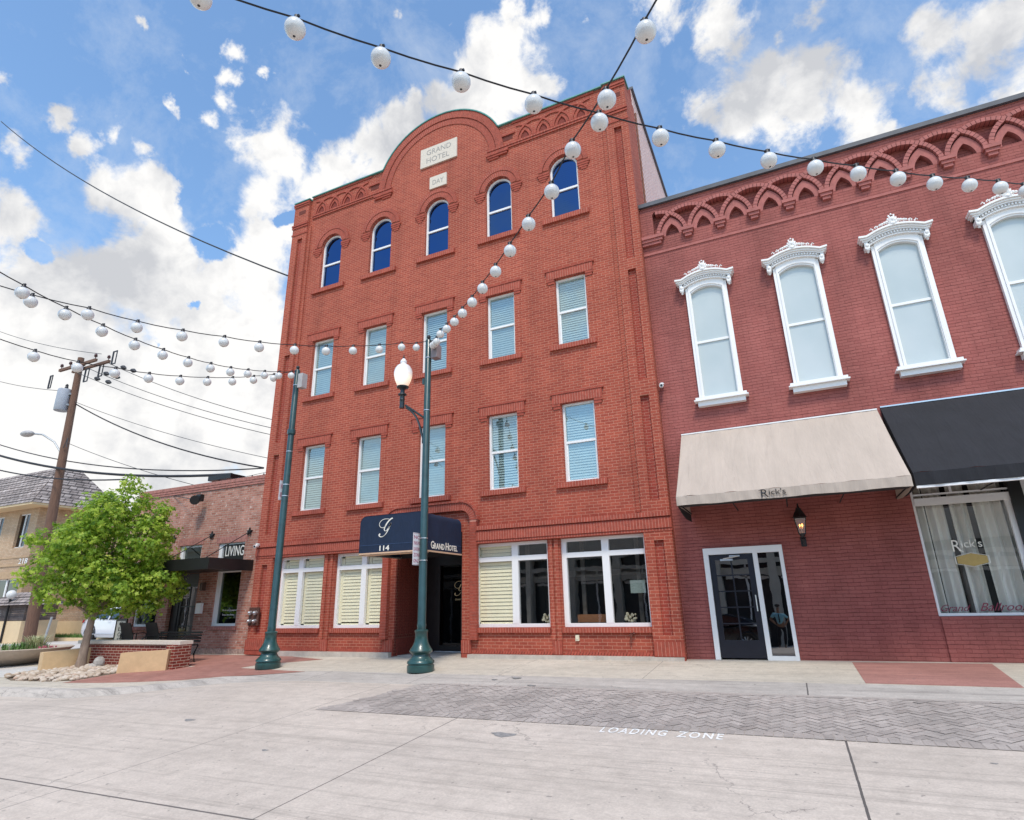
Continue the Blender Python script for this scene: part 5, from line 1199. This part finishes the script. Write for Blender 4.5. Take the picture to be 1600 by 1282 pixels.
# bowl planter
bp = thing('bowl_planter', 'wide shallow tan concrete bowl planter with grasses at the left edge', 'planter', (-13.2, -2.2, -.1))
cx, cy, cz = -13.05, -2.15, -.12
M().lathe([(.45, 0), (.55, .02), (.85, .12), (1.15, .28), (1.33, .42), (1.37, .46), (1.33, .48), (1.27, .44), (.2, .36)], (cx, cy, cz), 40).build('bowl', BUFF, bp)
def blades(m, cx, cy, cz, n, r, h, w, rr, spread=.6):
    for i in range(n):
        a = rr.uniform(0, 2*PI); d = rr.uniform(0, r); x, y = cx+d*math.cos(a), cy+d*math.sin(a); a2 = rr.uniform(0, 2*PI); hh = h*rr.uniform(.6, 1.1); o = spread*hh*rr.uniform(.2, 1)
        px, py = math.cos(a2+PI/2)*w, math.sin(a2+PI/2)*w; q = []
        for f_ in (0, .35, .7, 1): q.append((x+math.cos(a2)*o*f_**1.6, y+math.sin(a2)*o*f_**1.6, cz+hh*(f_-.25*f_**3)))
        V = []
        for (u, v_, z), s in zip(q, (1, .9, .6, .05)): V += [(u-px*s, v_-py*s, z), (u+px*s, v_+py*s, z)]
        m.add(V, [(0, 1, 3, 2), (2, 3, 5, 4), (4, 5, 7, 6)])
rr = random.Random(2); GRS = paint('grass_blades', (.10, .20, .045), .6, .4, 14); GR2 = paint('variegated_blades', (.46, .48, .26), .6, .3, 14)
m = M(); blades(m, cx+.3, cy, cz+.38, 420, .62, .34, .012, rr); m.build('grasses', GRS, bp)
m = M(); blades(m, cx+.62, cy+.1, cz+.40, 240, .22, .55, .012, rr, .9); m.build('spiky_grass', GR2, bp)
m = M()
for i in range(26): m.ball((cx+1.05+rr.uniform(-.12, .22), cy+.2+rr.uniform(-.2, .2), cz+.42+rr.uniform(-.03, .10)), .03, 5, 4)
m.build('flowers', paint('dusty_pink_flowers', (.45, .12, .16), .8), bp)

# ================================================================== TREES
LEAF, nt, N, L, b = newmat('leaf_green')
at = N.new('ShaderNodeAttribute'); at.attribute_name = 'tone'
L.new(_ramp(N, L, at.outputs['Fac'], [(0, (.09, .19, .022)), (.35, (.26, .41, .045)), (.7, (.48, .60, .08)), (1, (.66, .66, .17))]), b.inputs['Base Color'])
b.inputs['Roughness'].default_value = .5; b.inputs['Specular IOR Level'].default_value = .35
tb = N.new('ShaderNodeBsdfTranslucent'); L.new(_ramp(N, L, at.outputs['Fac'], [(0, (.24, .42, .04)), (1, (.62, .75, .12))]), tb.inputs['Color'])
ms = N.new('ShaderNodeMixShader'); ms.inputs[0].default_value = .45; o_ = [x for x in N if x.type == 'OUTPUT_MATERIAL'][0]
L.new(b.outputs[0], ms.inputs[1]); L.new(tb.outputs[0], ms.inputs[2]); L.new(ms.outputs[0], o_.inputs[0])
def foliage(blobs, per, size, rr, mat, parent, name='crown', hollow=.35):
    V = []; F = []; T = []
    for bx, by, bz, r, k in blobs:
        for c_ in range(max(3, int(per*k*r*r))):
            while True:
                d = Vector((rr.uniform(-1, 1), rr.uniform(-1, 1), rr.uniform(-1, 1)))
                if hollow < d.length < 1: break
            d = d.normalized()*(d.length**.45)*(1+.22*math.sin(d.x*7+bz*3)*math.cos(d.y*6+bx*2)); p = Vector((bx, by, bz))+d*r; tone = rr.gauss(.42, .19)
            for q in range(9):                                     # a spray of leaves
                c2 = p+Vector((rr.gauss(0, .06), rr.gauss(0, .06), rr.gauss(0, .04))); n_ = (d+Vector((rr.gauss(0, .55), rr.gauss(0, .55), .45+rr.gauss(0, .4)))).normalized()
                a = n_.cross(Vector((rr.uniform(-1, 1), rr.uniform(-1, 1), rr.uniform(-1, 1)))).normalized(); e_ = n_.cross(a); s = size*rr.uniform(.6, 1.25); k0 = len(V)
                for ang, l in ((0, 1.0), (.62, .42), (1.25, .85), (1.9, .35), (PI, .5), (-1.9, .35), (-1.25, .85), (-.62, .42)):
                    V.append(tuple(c2+a*(math.cos(ang)*l*s)+e_*(math.sin(ang)*l*s)+n_*(.0 if l > .6 else .12*s)))
                F.append(tuple(range(k0, k0+8))); T.append(min(1, max(0, tone+rr.gauss(0, .13)+.22*max(0, d.z)*0+.0)))
    me = bpy.data.meshes.new(name); wl = worldloc(parent); me.from_pydata([(x-wl.x, y-wl.y, z-wl.z) for x, y, z in V], [], F); me.update()
    at_ = me.attributes.new('tone', 'FLOAT', 'FACE'); at_.data.foreach_set('value', T); me.materials.append(mat)
    o = bpy.data.objects.new(name, me); COL.objects.link(o); o.parent = parent; return o
tr = thing('maple_tree', 'young bright green maple in the rock bed in front of the brick planter wall', 'tree', (-9.09, -2.57, -.08))
TB_ = [(-9.64, -3.50, 2.45, .54), (-9.4, -3.09, 3.10, .80), (-9.17, -2.7, 3.85, .74), (-8.91, -2.26, 4.35, .52), (-8.93, -2.3, 4.86, .24), (-8.61, -1.76, 3.25, .82), (-8.36, -1.34, 2.27, .66), (-9.14, -2.65, 2.26, .82), (-9.53, -3.31, 1.85, .46), (-8.77, -2.03, 1.95, .74), (-8.53, -1.63, 4.05, .38), (-9.86, -3.88, 3.24, .24), (-8.13, -.95, 1.88, .30), (-9.96, -4.02, 2.18, .20), (-9.06, -2.53, 1.5, .36), (-8.47, -1.52, 1.57, .42)]
bl = []
for x, y, z, r in TB_:
    bl.append((x, y, z, r, 1))
    if r > .6: bl += [(x-.45, y+.3, z+.05, r*.75, .7), (x+.45, y-.3, z-.05, r*.75, .8)]
rr = random.Random(11)
foliage(bl, 330, .074, rr, LEAF, tr, hollow=.15)
limb = M().tube([(-9.12, -2.60, -.12), (-9.11, -2.6, .2), (-9.10, -2.59, .7), (-9.09, -2.57, 1.05), (-9.08, -2.56, 1.4)], [.15, .105, .09, .085, .075], 12)
for x, y, z, r in TB_:
    s0 = Vector((-9.08, -2.56, 1.1+rr.random()*.5)); e_ = Vector((x, y, z)); mid = s0.lerp(e_, .5)+Vector((0, 0, .15))
    limb.tube([s0, mid, e_], [.045, .028, .010], 6)
limb.build('trunk', TREEB, tr)

# ================================================================== UTILITY POLE AND WIRES
up = thing('utility_pole', 'tall leaning wooden utility pole with crossarms and a grey transformer behind the maple', 'utility pole', (-24.66, 4.03, 0))
def pol(z): f_ = z/14.4; return (-24.66-.19*f_, 4.03-.40*f_)
M().tube([(*pol(z), z) for z in (-.3, 3, 6, 9, 12, 14.35)], [.26, .24, .215, .19, .165, .15], 12).build('shaft', WOOD, up)
for ya, z, xa, xb in ((3.42, 13.80, -26.2, -23.0), (3.95, 13.88, -26.0, -22.8)):
    cr_ = M().box(xa, xb, ya-.06, ya+.06, z-.07, z+.07).build('crossarm', WOOD, up)
    for x in (xa+.12, xa+.9, xb-.12):
        M().lathe([(.02, 0), (.02, .10), (.07, .12), (.09, .17), (.05, .19), (.08, .22), (.06, .27), (.02, .30)], (x, ya, z+.07), 10).build('insulator', paint('brown_insulator', (.10, .05, .05), .3), cr_)
tk = M().lathe([(.30, 0), (.32, .03), (.32, 1.12), (.30, 1.18), (.12, 1.22)], (-25.22, 3.42, 11.35), 20).build('transformer', paint('transformer_grey', (.36, .38, .43), .4, .08), up)
M().lathe([(.06, 0), (.09, .08), (.06, .14), (.08, .2), (.03, .28)], (-25.15, 3.42, 12.55), 10).build('bushing', SOCK, tk)
M().box(-24.95, -24.80, 3.45, 3.75, 12.2, 12.3).box(-24.95, -24.80, 3.45, 3.75, 11.6, 11.7).build('bracket', STEEL, up)
for x, y, z, dx in ((-26.6, 3.3, 13.2, 0), (-23.55, 4.0, 13.55, .3), (-24.0, 3.6, 13.2, .3), (-22.4, 3.9, 14.0, .3)):
    M().box(x-.12, x-.06, y-.03, y+.03, z-.35, z+.35).box(x+.10+dx*.3, x+.14+dx*.3, y-.02, y+.02, z-.35, z+.3).box(x-.12, x+.14+dx*.3, y-.02, y+.02, z+.30, z+.36).box(x-.12, x+.14+dx*.3, y-.02, y+.02, z-.4, z-.35).build('fuse_cutout', SOCK, up)
sl_ = M().tube([(-24.77, 3.8, 8.9), (-25.3, 3.5, 9.7), (-25.9, 3.2, 10.1), (-26.3, 3.0, 10.15)], .045, 8).build('lamp_arm', STEEL, up)
M().ball((-26.6, 2.85, 10.15), .28, 14, 10, (1.6, .9, .55)).build('lamp_head', paint('lamp_head_grey', (.42, .40, .40), .5), sl_)
M().tube([(-24.6, 3.62, 9.3), (-24.35, 3.6, 9.8), (-24.3, 3.6, 9.3)], .02, 5).build('ground_wire', WIRE, up)
def wire(label, a, b_, sag, r, mat=WIRE, ins=False, n=16):
    a = Vector(a); b_ = Vector(b_); P = [a.lerp(b_, i/n)-Vector((0, 0, sag*4*(i/n)*(1-i/n))) for i in range(n+1)]
    o = M().tube(P, r, 5)
    if not ins: o = o.build('overhead_wire', mat, None, label=label, category='wire', group='overhead utility wires'); return
    t = thing('overhead_wire', label, 'wire', tuple(a), 'overhead utility wires'); o.build('cable', mat, t)
    for k in (.10, .155): q = a.lerp(b_, k); d_ = (b_-a).normalized(); M().tube([q-d_*.22, q-d_*.08, q, q+d_*.08, q+d_*.22], [.03, .10, .12, .10, .03], 8).build('insulator', SOCK, t)
wire('topmost thin wire from the left edge to the utility pole crossarm', (-36.5, 3.9, 18.95), (-23.0, 3.6, 14.2), .25, .016)
wire('thin wire from the left edge into the utility pole below its crossarms', (-34.5, 3.9, 15.0), (-24.9, 3.65, 12.45), .15, .016)
wire('dead-end line leaving the crossarm to the right, the highest of three', (-23.1, 3.95, 13.9), (-9.5, 5.5, 8.6), .35, .016, WIRE, True)
wire('dead-end line leaving the crossarm to the right, the middle of three', (-24.0, 3.6, 13.6), (-9.5, 5.5, 8.25), .35, .016, WIRE, True)
wire('dead-end line leaving the crossarm to the right, the lowest of three', (-24.6, 3.5, 13.4), (-9.5, 5.5, 7.95), .35, .016, WIRE, True)
wire('thin wire from the transformer down to behind the hotel corner', (-24.8, 3.7, 11.9), (-9.8, 4.2, 6.95), .25, .013)
wire('black service cable from the pole below the transformer to the hotel corner', (-24.7, 3.8, 11.75), (-10.6, 3.9, 6.72), .45, .032, CABLE)
wire('thin wire sloping from mid pole down behind the shop roof', (-24.6, 3.8, 9.6), (-13.4, 3.9, 6.1), .15, .014)
wire('thin dark cable crossing the sky just above the thick one', (-32.5, 3.9, 10.75), (-10.6, 3.9, 6.70), .65, .028, CABLE)
wire('thickest black cable crossing in front of the shingled roof', (-32.2, 3.6, 10.1), (-12.0, 3.6, 6.55), .55, .060, CABLE)
wire('looping telephone cable in front of the shingled roof', (-31.6, 3.4, 9.15), (-18.5, 3.4, 7.0), .30, .035, CABLE)
wire('single black cable crossing the upper left sky to the hotel side', (-36, 1.2, 33.2), (-6.4, .6, 12.55), .9, .030, CABLE)

# ================================================================== TAN BUILDING, KIOSK, WALL, CAR
tb_ = thing('tan_brick_building', 'two-storey tan brick building with a shingled mansard roof at the far left', 'building', (-32, 8, 0))
SH = brick('roof_shingles', (.50, .43, .40), (.33, .275, .255), (.15, .125, .12), bw=.42, bh=.30, ms=.030, bump=1.0, vary=.35, wave=.1)
xc, yc = -30.9, 6.3
M().prism([(-50, -.1), (xc, -.1), (xc, 7.2), (-50, 7.2)], yc, yc+.3, [[(a, z0), (a+w_, z0), (a+w_, z1), (a, z1)] for a, w_, z0, z1 in ((-32.85, 1.15, 4.95, 6.9), (-35.6, 1.15, 4.95, 6.9), (-38.4, 1.15, 4.95, 6.9), (-33.9, 2.6, 1.0, 3.2), (-38, 3, 1.0, 3.2))]).build('front_wall', TB, tb_)
M().box(xc-.3, xc-.001, yc+.301, 10.0, -.1, 7.2).box(xc-.29, -23, 9.7, 9.99, -.1, 7.1).build('side_wall', TB, tb_)
m = M()
for a, w_, z0, z1 in ((-32.85, 1.15, 4.95, 6.9), (-35.6, 1.15, 4.95, 6.9), (-38.4, 1.15, 4.95, 6.9), (-33.9, 2.6, 1.0, 3.2), (-38, 3, 1.0, 3.2)):
    f_ = M().box(a+w_*.42, a+w_*.47, yc+.1, yc+.2, z0, z1).box(a+w_*.95, a+w_, yc+.1, yc+.2, z0, z1).box(a, a+w_, yc+.1, yc+.2, z1-.05, z1).box(a, a+w_, yc+.1, yc+.2, z0, z0+.05).build('window', WHITE, tb_)
    M().quad((a, yc+.15, z0), (a+w_, yc+.15, z0), (a+w_, yc+.15, z1), (a, yc+.15, z1)).build('pane', glass('far_dark_glass', (.05, .05, .06), (.7, .7, .75), 1.6, .04), f_)
m = M().box(-50, xc+.02, yc-.05, yc-.001, 3.9, 4.0).box(-50, xc+.02, yc-.03, yc-.001, 4.35, 4.42); course(m, -50, xc, 3.22, 3.6, yc-.02, yc-.001, w=.3); m.build('string_course', paint('tan_band', (.48, .33, .20), .9, .15), tb_)
ex, ey, ez, d_, zt = -30.0, 5.4, 7.3, 1.95, 9.85
y2 = 10.6
A_ = [(-52, ey, ez), (ex, ey, ez), (ex-d_, ey+d_, zt), (-52, ey+d_, zt)]
m = M().add(A_, [(0, 1, 2, 3)]).add([(ex, ey, ez), (ex, y2, ez), (ex-d_, y2-d_, zt), (ex-d_, ey+d_, zt)], [(0, 1, 2, 3)]).add([(ex, y2, ez), (-52, y2, ez), (-52, y2-d_, zt), (ex-d_, y2-d_, zt)], [(0, 1, 2, 3)]).add([(-52, ey+d_, zt), (ex-d_, ey+d_, zt), (ex-d_, y2-d_, zt), (-52, y2-d_, zt)], [(0, 1, 2, 3)])
# shingle courses as real steps on the two visible slopes
for i in range(13):
    f0, f1 = i/13, (i+1)/13
    for (p0, p1, q0, q1, nx, ny) in (((-52, ey), (ex, ey), (-52, ey+d_), (ex-d_, ey+d_), 0, -1), ((ex, ey), (ex, y2), (ex-d_, ey+d_), (ex-d_, y2-d_), 1, 0)):
        a = [p0[k]+(q0[k]-p0[k])*f0 for k in (0, 1)]; b_ = [p1[k]+(q1[k]-p1[k])*f0 for k in (0, 1)]; c_ = [p1[k]+(q1[k]-p1[k])*f1 for k in (0, 1)]; e_ = [p0[k]+(q0[k]-p0[k])*f1 for k in (0, 1)]
        z0, z1 = ez+(zt-ez)*f0, ez+(zt-ez)*f1; o = .05
        m.add([(a[0]+nx*o, a[1]+ny*o, z0), (b_[0]+nx*o, b_[1]+ny*o, z0), (c_[0]+nx*.01, c_[1]+ny*.01, z1), (e_[0]+nx*.01, e_[1]+ny*.01, z1), (a[0], a[1], z0), (b_[0], b_[1], z0)], [(0, 1, 2, 3), (0, 4, 5, 1)])
m.build('roof', SH, tb_)
M().box(-52, ex, ey, y2, ez-.12, ez-.01).build('soffit', CANT, tb_)
m = M()
put_text(m, '218', (-31.75, yc-.03, 4.0), (1, 0, 0), (0, 0, 1), .85, .30, depth=.02); m.build('house_number', WHITE, tb_)
lw = thing('stucco_garden_wall', 'low tan stucco wall with brick band behind the white car', 'wall', (-26, 7, 0))
M().box(-36, -18, 7.0, 7.25, -.1, .88).build('stucco', CANT, lw); M().box(-36, -18, 7.01, 7.24, .88, 1.35).build('brick_band', TB, lw)
kw = thing('kiosk', 'small weathered kiosk with a shingled hip roof left of the utility pole', 'kiosk', (-26.8, 4.6, 0))
M().box(-29.4, -25.55, 4.0, 5.6, -.1, .98).build('base_wall', CANT, kw)
m = M(); rr2 = random.Random(8)
for i in range(9): m.box(-29.3, -25.6, 4.08-.01*(i % 2), 5.5, 1.0+i*.085, 1.075+i*.085)
m.build('siding', paint('grey_wood', (.13, .105, .10), .9, .4, 6), kw)
m = M()
for i in range(5):
    f0, f1 = i/5, (i+1)/5; z0, z1 = 1.72+.62*f0, 1.72+.62*f1
    def rc(f_, o=0): return (-29.6+1.75*f_-o, -25.3-1.75*f_+o, 3.75+1.0*f_-o, 5.9-1.0*f_+o)
    a, b_, c_, e_ = rc(f0, .06); g, h, i2, j2 = rc(f1, .0)
    m.add([(a, c_, z0), (b_, c_, z0), (b_, e_, z0), (a, e_, z0), (g, i2, z1), (h, i2, z1), (h, j2, z1), (g, j2, z1)], [(0, 1, 5, 4), (1, 2, 6, 5), (2, 3, 7, 6), (3, 0, 4, 7), (0, 3, 2, 1)])
m.build('roof', SH, kw)
gp = thing('globe_lamp', 'white globe lamp on a short post behind the kiosk roof', 'lamp', (-27.2, 4.3, 0))
M().ball((-26.85, 3.95, 2.22), .21, 18, 12).build('lamp_globe', GLOBE, gp); M().tube([(-26.85, 3.95, 0), (-26.85, 3.95, 2.05)], .05, 8).build('post', BLACK, gp)
gs = M(); rr2 = random.Random(6)
for i in range(2600):
    x, y = rr2.uniform(-30, -18.5), rr2.uniform(6.0, 6.95); a = rr2.uniform(0, PI); h = rr2.uniform(.10, .24)
    gs.add([(x-.02*math.cos(a), y-.02*math.sin(a), .1), (x+.02*math.cos(a), y+.02*math.sin(a), .1), (x+rr2.uniform(-.05, .05), y+rr2.uniform(-.05, .05), .1+h)], [(0, 1, 2)])
g = gs.build('grass_strip', GRS); g['kind'] = 'stuff'; g['label'] = 'strip of green grass along the foot of the stucco wall'; g['category'] = 'grass'
M().box(-32, -18.2, 5.8, 6.0, -.1, .12).box(-32, -18.2, 6.0, 7.0, -.1, .10).build('side_kerb', CANT, None, kind='structure')
gy = M().tube([(-22.1, 3.3, -.05), (-21.95, 3.35, 1.15)], .045, 8).build('marker_post', STEEL, None, label='slim grey post leaning beside the foot of the utility pole', category='post')
# trees behind: bits of foliage over the far-left roofs
def car(name, label, paintm, loc, yaw, mirror=False):
    t = thing(name, label, 'car', loc); o = Vector(loc)
    L2 = 4.7; W2 = 1.80
    def P(x, y, z): ca, sa = math.cos(yaw), math.sin(yaw); return (o.x+x*ca-y*sa, o.y+x*sa+y*ca, o.z+z)
    # body sections along x (rear -2.3 .. front 2.4): (x, half width, z low, belt z, deck z)
    S_ = [(-2.33, .70, .42, .74, .80), (-2.28, .80, .30, .86, .98), (-2.05, .87, .22, .93, 1.06), (-1.5, .90, .20, .95, 1.07), (-.9, .91, .19, .93, .97), (0, .91, .19, .91, .95), (.8, .91, .19, .90, .94), (1.2, .90, .20, .88, .95), (1.8, .88, .22, .80, .87), (2.2, .80, .28, .70, .76), (2.38, .62, .36, .60, .64)]
    V = []; n = 10
    for x, w, zl, zb, zd in S_:
        for y, z in ((-w*.9, zl), (-w, zl+.12), (-w*1.0, (zl+zb)/2), (-w*.975, zb), (-w*.80, zd), (w*.80, zd), (w*.975, zb), (w*1.0, (zl+zb)/2), (w, zl+.12), (w*.9, zl)): V.append(P(x, y, z))
    m = M(); F = [(i*n+j, i*n+(j+1) % n, (i+1)*n+(j+1) % n, (i+1)*n+j) for i in range(len(S_)-1) for j in range(n)]
    m.add(V, F, True); m.add(V, [tuple(range(n))[::-1], tuple((len(S_)-1)*n+j for j in range(n))])
    R_ = [(-1.55, .70, 1.05), (-1.05, .64, 1.34), (-.45, .60, 1.45), (.15, .60, 1.46), (.45, .62, 1.40)]
    V = []
    for x, w, z in R_: V += [P(x, -w, z), P(x, -w*.6, z+.025), P(x, w*.6, z+.025), P(x, w, z)]
    m.add(V, [(i*4+j, i*4+j+1, (i+1)*4+j+1, (i+1)*4+j) for i in range(4) for j in range(3)], True)
    for s in (-1, 1):
        m.tube([P(-1.75, s*.74, 1.04), P(-1.05, s*.645, 1.33), P(-.45, s*.605, 1.44), P(.15, s*.605, 1.45), P(.5, s*.64, 1.38), P(1.15, s*.76, .96)], .035, 6); m.tube([P(-.35, s*.83, .95), P(-.38, s*.61, 1.43)], .03, 6)
    b_ = m.build('body', paintm, t)
    m = M()
    for s in (-1, 1): m.add([P(-1.7, s*.76, 1.03), P(1.05, s*.76, .96), P(.42, s*.64, 1.37), P(.15, s*.61, 1.43), P(-.45, s*.61, 1.42), P(-1.05, s*.65, 1.31)], [(0, 1, 2, 3, 4, 5)])
    m.quad(P(-1.72, -.72, 1.04), P(-1.72, .72, 1.04), P(-1.07, .62, 1.33), P(-1.07, -.62, 1.33)).quad(P(1.15, -.72, .96), P(1.15, .72, .96), P(.45, .6, 1.39), P(.45, -.6, 1.39)); m.build('window', paint('car_glass', (.015, .02, .022), .08, .1, 3, coat=.8), t)
    for x in (-1.42, 1.38):
        for s in (-1, 1):
            c0, c1 = P(x, s*.72, .33), P(x, s*.925, .33)
            w = M().tube([c0, c1], .335, 24).build('wheel', TIRE, t)
            r = M().tube([P(x, s*.90, .33), P(x, s*.929, .33)], .235, 20)
            r.build('rim', paint('rim_dark', (.06, .06, .065), .4, .1, 4, metal=.5), w)
            r = M()
            for k in range(10): a = k*2*PI/10; r.tube([P(x, s*.935, .33), P(x+.22*math.cos(a), s*.935, .33+.22*math.sin(a))], .020, 5)
            r.tube([P(x, s*.93, .33), P(x, s*.94, .33)], .06, 12).build('hub_cap', SILVER, w)
            a_ = M(); pts = [(x+.40*math.cos(PI*i/12), .33+.40*math.sin(PI*i/12)) for i in range(13)]
            a_.tube([P(u, s*.905, v_) for u, v_ in pts], .035, 6).build('wheel_arch', BLACK, t)
    for s in (-1, 1):
        M().ball(P(.95, s*.98, 1.0), .10, 10, 8, (.8, 1.1, .7)).build('mirror', paintm, t)
        M().add([P(-2.30, s*.60, .84), P(-2.30, s*.60, .96), P(-2.18, s*.855, .95), P(-1.95, s*.90, .93), P(-2.0, s*.905, .84), P(-2.27, s*.83, .82)], [(0, 1, 2, 3, 4, 5)]).build('tail_light', paint('red_lens', (.35, .01, .02), .2), t)
        M().tube([P(2.22, s*.60, .66), P(1.98, s*.84, .74)], .07, 8).build('headlight', SILVER, t)
        M().tube([P(-.2, s*.925, .86), P(0.0, s*.925, .865)], .014, 5).build('handle', paintm, t)
    M().tube([P(-1.95, .925*s, .34) for s in (-1,)]+[P(1.9, -.91, .34)], .02, 5).build('sill_trim', SILVER, t)
    return t
car('parked_car', 'white sedan parked beyond the corner of the old brick shop', CARW, (-19.95, 5.65, .02), 0)
car('parked_car', 'black sedan parked across the street opposite the glass door', CARB, (4.6, -16.6, -.87), PI)
# distant foliage behind the shop
far = thing('far_tree', 'dark green tree showing between the tan building and the old brick shop', 'tree', (-20.5, 15, 0))
rr = random.Random(21)
foliage([(-22.0, 15, 4.5, 2.0, .12), (-20.0, 15.5, 4.2, 1.9, .12), (-18.5, 15, 3.2, 1.8, .12), (-23, 16, 3.0, 1.8, .12)], 150, .22, rr, LEAF, far)
M().tube([(-20.5, 15, -.1), (-20.4, 15, 3.5)], [.25, .14], 8).build('trunk', TREEB, far)

# ================================================================== ACROSS THE STREET (seen in the shop glass)
ob = thing('opposite_building', 'beige commercial building with tall pilasters across the street, mirrored in the shop glass', 'building', (4, -24, -1))
PALE = paint('pale_render', (.50, .46, .40), .85, .1, 2)
m = M().box(-50, 22, -24.8, -24.2, 3.9, 6.6).box(-50, 22, -24.8, -24.3, 2.5, 2.9).box(-50, 22, -24.2, -24.0, 6.3, 6.7).box(-50, 22, -24.2, -24.05, 3.1, 3.35)
for x in range(-50, 23, 3): m.box(x, x+.45, -24.6, -24.0, -1.6, 3.9)
m.build('facade', PALE, ob)
m = M().box(-50, 22, -24.9, -24.7, -1.6, 3.95); m.build('glazing', paint('dark_far_glazing', (.03, .035, .04), .25), ob)
m = M()
for x in range(-50, 22, 3):
    m.box(x+.6, x+2.95, -24.68, -24.62, 2.3, 2.45).box(x+1.7, x+1.8, -24.68, -24.62, -1.5, 3.2)
m.build('mullions', WHITE, ob)
ot = thing('street_tree', 'broad green tree across the street mirrored in the old brick shop window', 'tree', (-27, -19, -1.2))
rr = random.Random(31)
foliage([(-27, -19, 3.2, 2.6, .12), (-29.5, -19.5, 2.4, 2.2, .12), (-24.6, -19.4, 2.6, 2.2, .12), (-27, -18.6, 5.2, 1.9, .12)], 150, .24, rr, LEAF, ot)
M().tube([(-27, -19, -1.3), (-27, -19, 2.2)], [.25, .16], 8).build('trunk', TREEB, ot)
# a man standing hands on hips on the far side
def person():
    t = thing('person', 'man in light blue shirt and dark trousers, hands on hips, mirrored in the sidelight', 'person', (7.35, -18.0, -.92))
    ox, oy, oz = 7.35, -18.0, gz(7.35, -18)+.0
    def skin(name, J, E_, mat):
        me = bpy.data.meshes.new(name); wl = t.location
        me.from_pydata([(ox+x-wl.x, oy+y-wl.y, oz+z-wl.z) for x, y, z, r in J], E_, []); o = bpy.data.objects.new(name, me); COL.objects.link(o); o.parent = t
        md = o.modifiers.new('skin', 'SKIN'); md.use_smooth_shade = True
        for v, j in zip(me.skin_vertices[0].data, J): v.radius = (j[3], j[3])
        me.skin_vertices[0].data[0].use_root = True
        s_ = o.modifiers.new('sub', 'SUBSURF'); s_.levels = 1; s_.render_levels = 2; me.materials.append(mat); return o
    SKIN = paint('skin', (.30, .16, .10), .6)
    # continuous body
    J = [(0, 0, .98, .14), (0, 0, 1.2, .13), (0, 0, 1.42, .15), (0, 0, 1.52, .06), (0, .01, 1.60, .07), (0, .015, 1.70, .085), (.10, 0, .90, .09), (.12, .02, .48, .065), (.13, -.02, .08, .045), (.13, .12, .03, .04), (-.10, 0, .90, .09), (-.14, .02, .48, .065), (-.17, -.02, .08, .045), (-.19, .12, .03, .04),
         (.20, 0, 1.43, .06), (.40, -.06, 1.22, .045), (.20, .06, 1.03, .033), (.13, .10, 1.0, .03), (-.20, 0, 1.43, .06), (-.40, -.06, 1.22, .045), (-.20, .06, 1.03, .033), (-.13, .10, 1.0, .03)]
    E_ = [(0, 1), (1, 2), (2, 3), (3, 4), (4, 5), (0, 6), (6, 7), (7, 8), (8, 9), (0, 10), (10, 11), (11, 12), (12, 13), (2, 14), (14, 15), (15, 16), (16, 17), (2, 18), (18, 19), (19, 20), (20, 21)]
    skin('body', J, E_, SKIN)
    skin('shirt', [(0, 0, 1.02, .175), (0, 0, 1.2, .16), (0, 0, 1.41, .17), (0, 0, 1.50, .08), (.21, 0, 1.43, .078), (.36, -.045, 1.27, .062), (-.21, 0, 1.43, .078), (-.36, -.045, 1.27, .062)], [(0, 1), (1, 2), (2, 3), (2, 4), (4, 5), (2, 6), (6, 7)], paint('light_blue_shirt', (.25, .52, .60), .8))
    skin('trousers', [(0, 0, 1.0, .165), (.10, 0, .88, .105), (.125, .02, .48, .082), (.135, -.02, .10, .065), (-.10, 0, .88, .105), (-.145, .02, .48, .082), (-.17, -.02, .10, .065)], [(0, 1), (1, 2), (2, 3), (0, 4), (4, 5), (5, 6)], paint('dark_trousers', (.02, .02, .025), .9))
    M().ball((ox, oy-.005, oz+1.765), .098, 12, 8, (1, 1.05, .75)).build('hair', INK, t)
    M().box(ox-.025, ox+.025, oy+.172, oy+.185, oz+1.12, oz+1.48).build('tie', INK, t)
person()
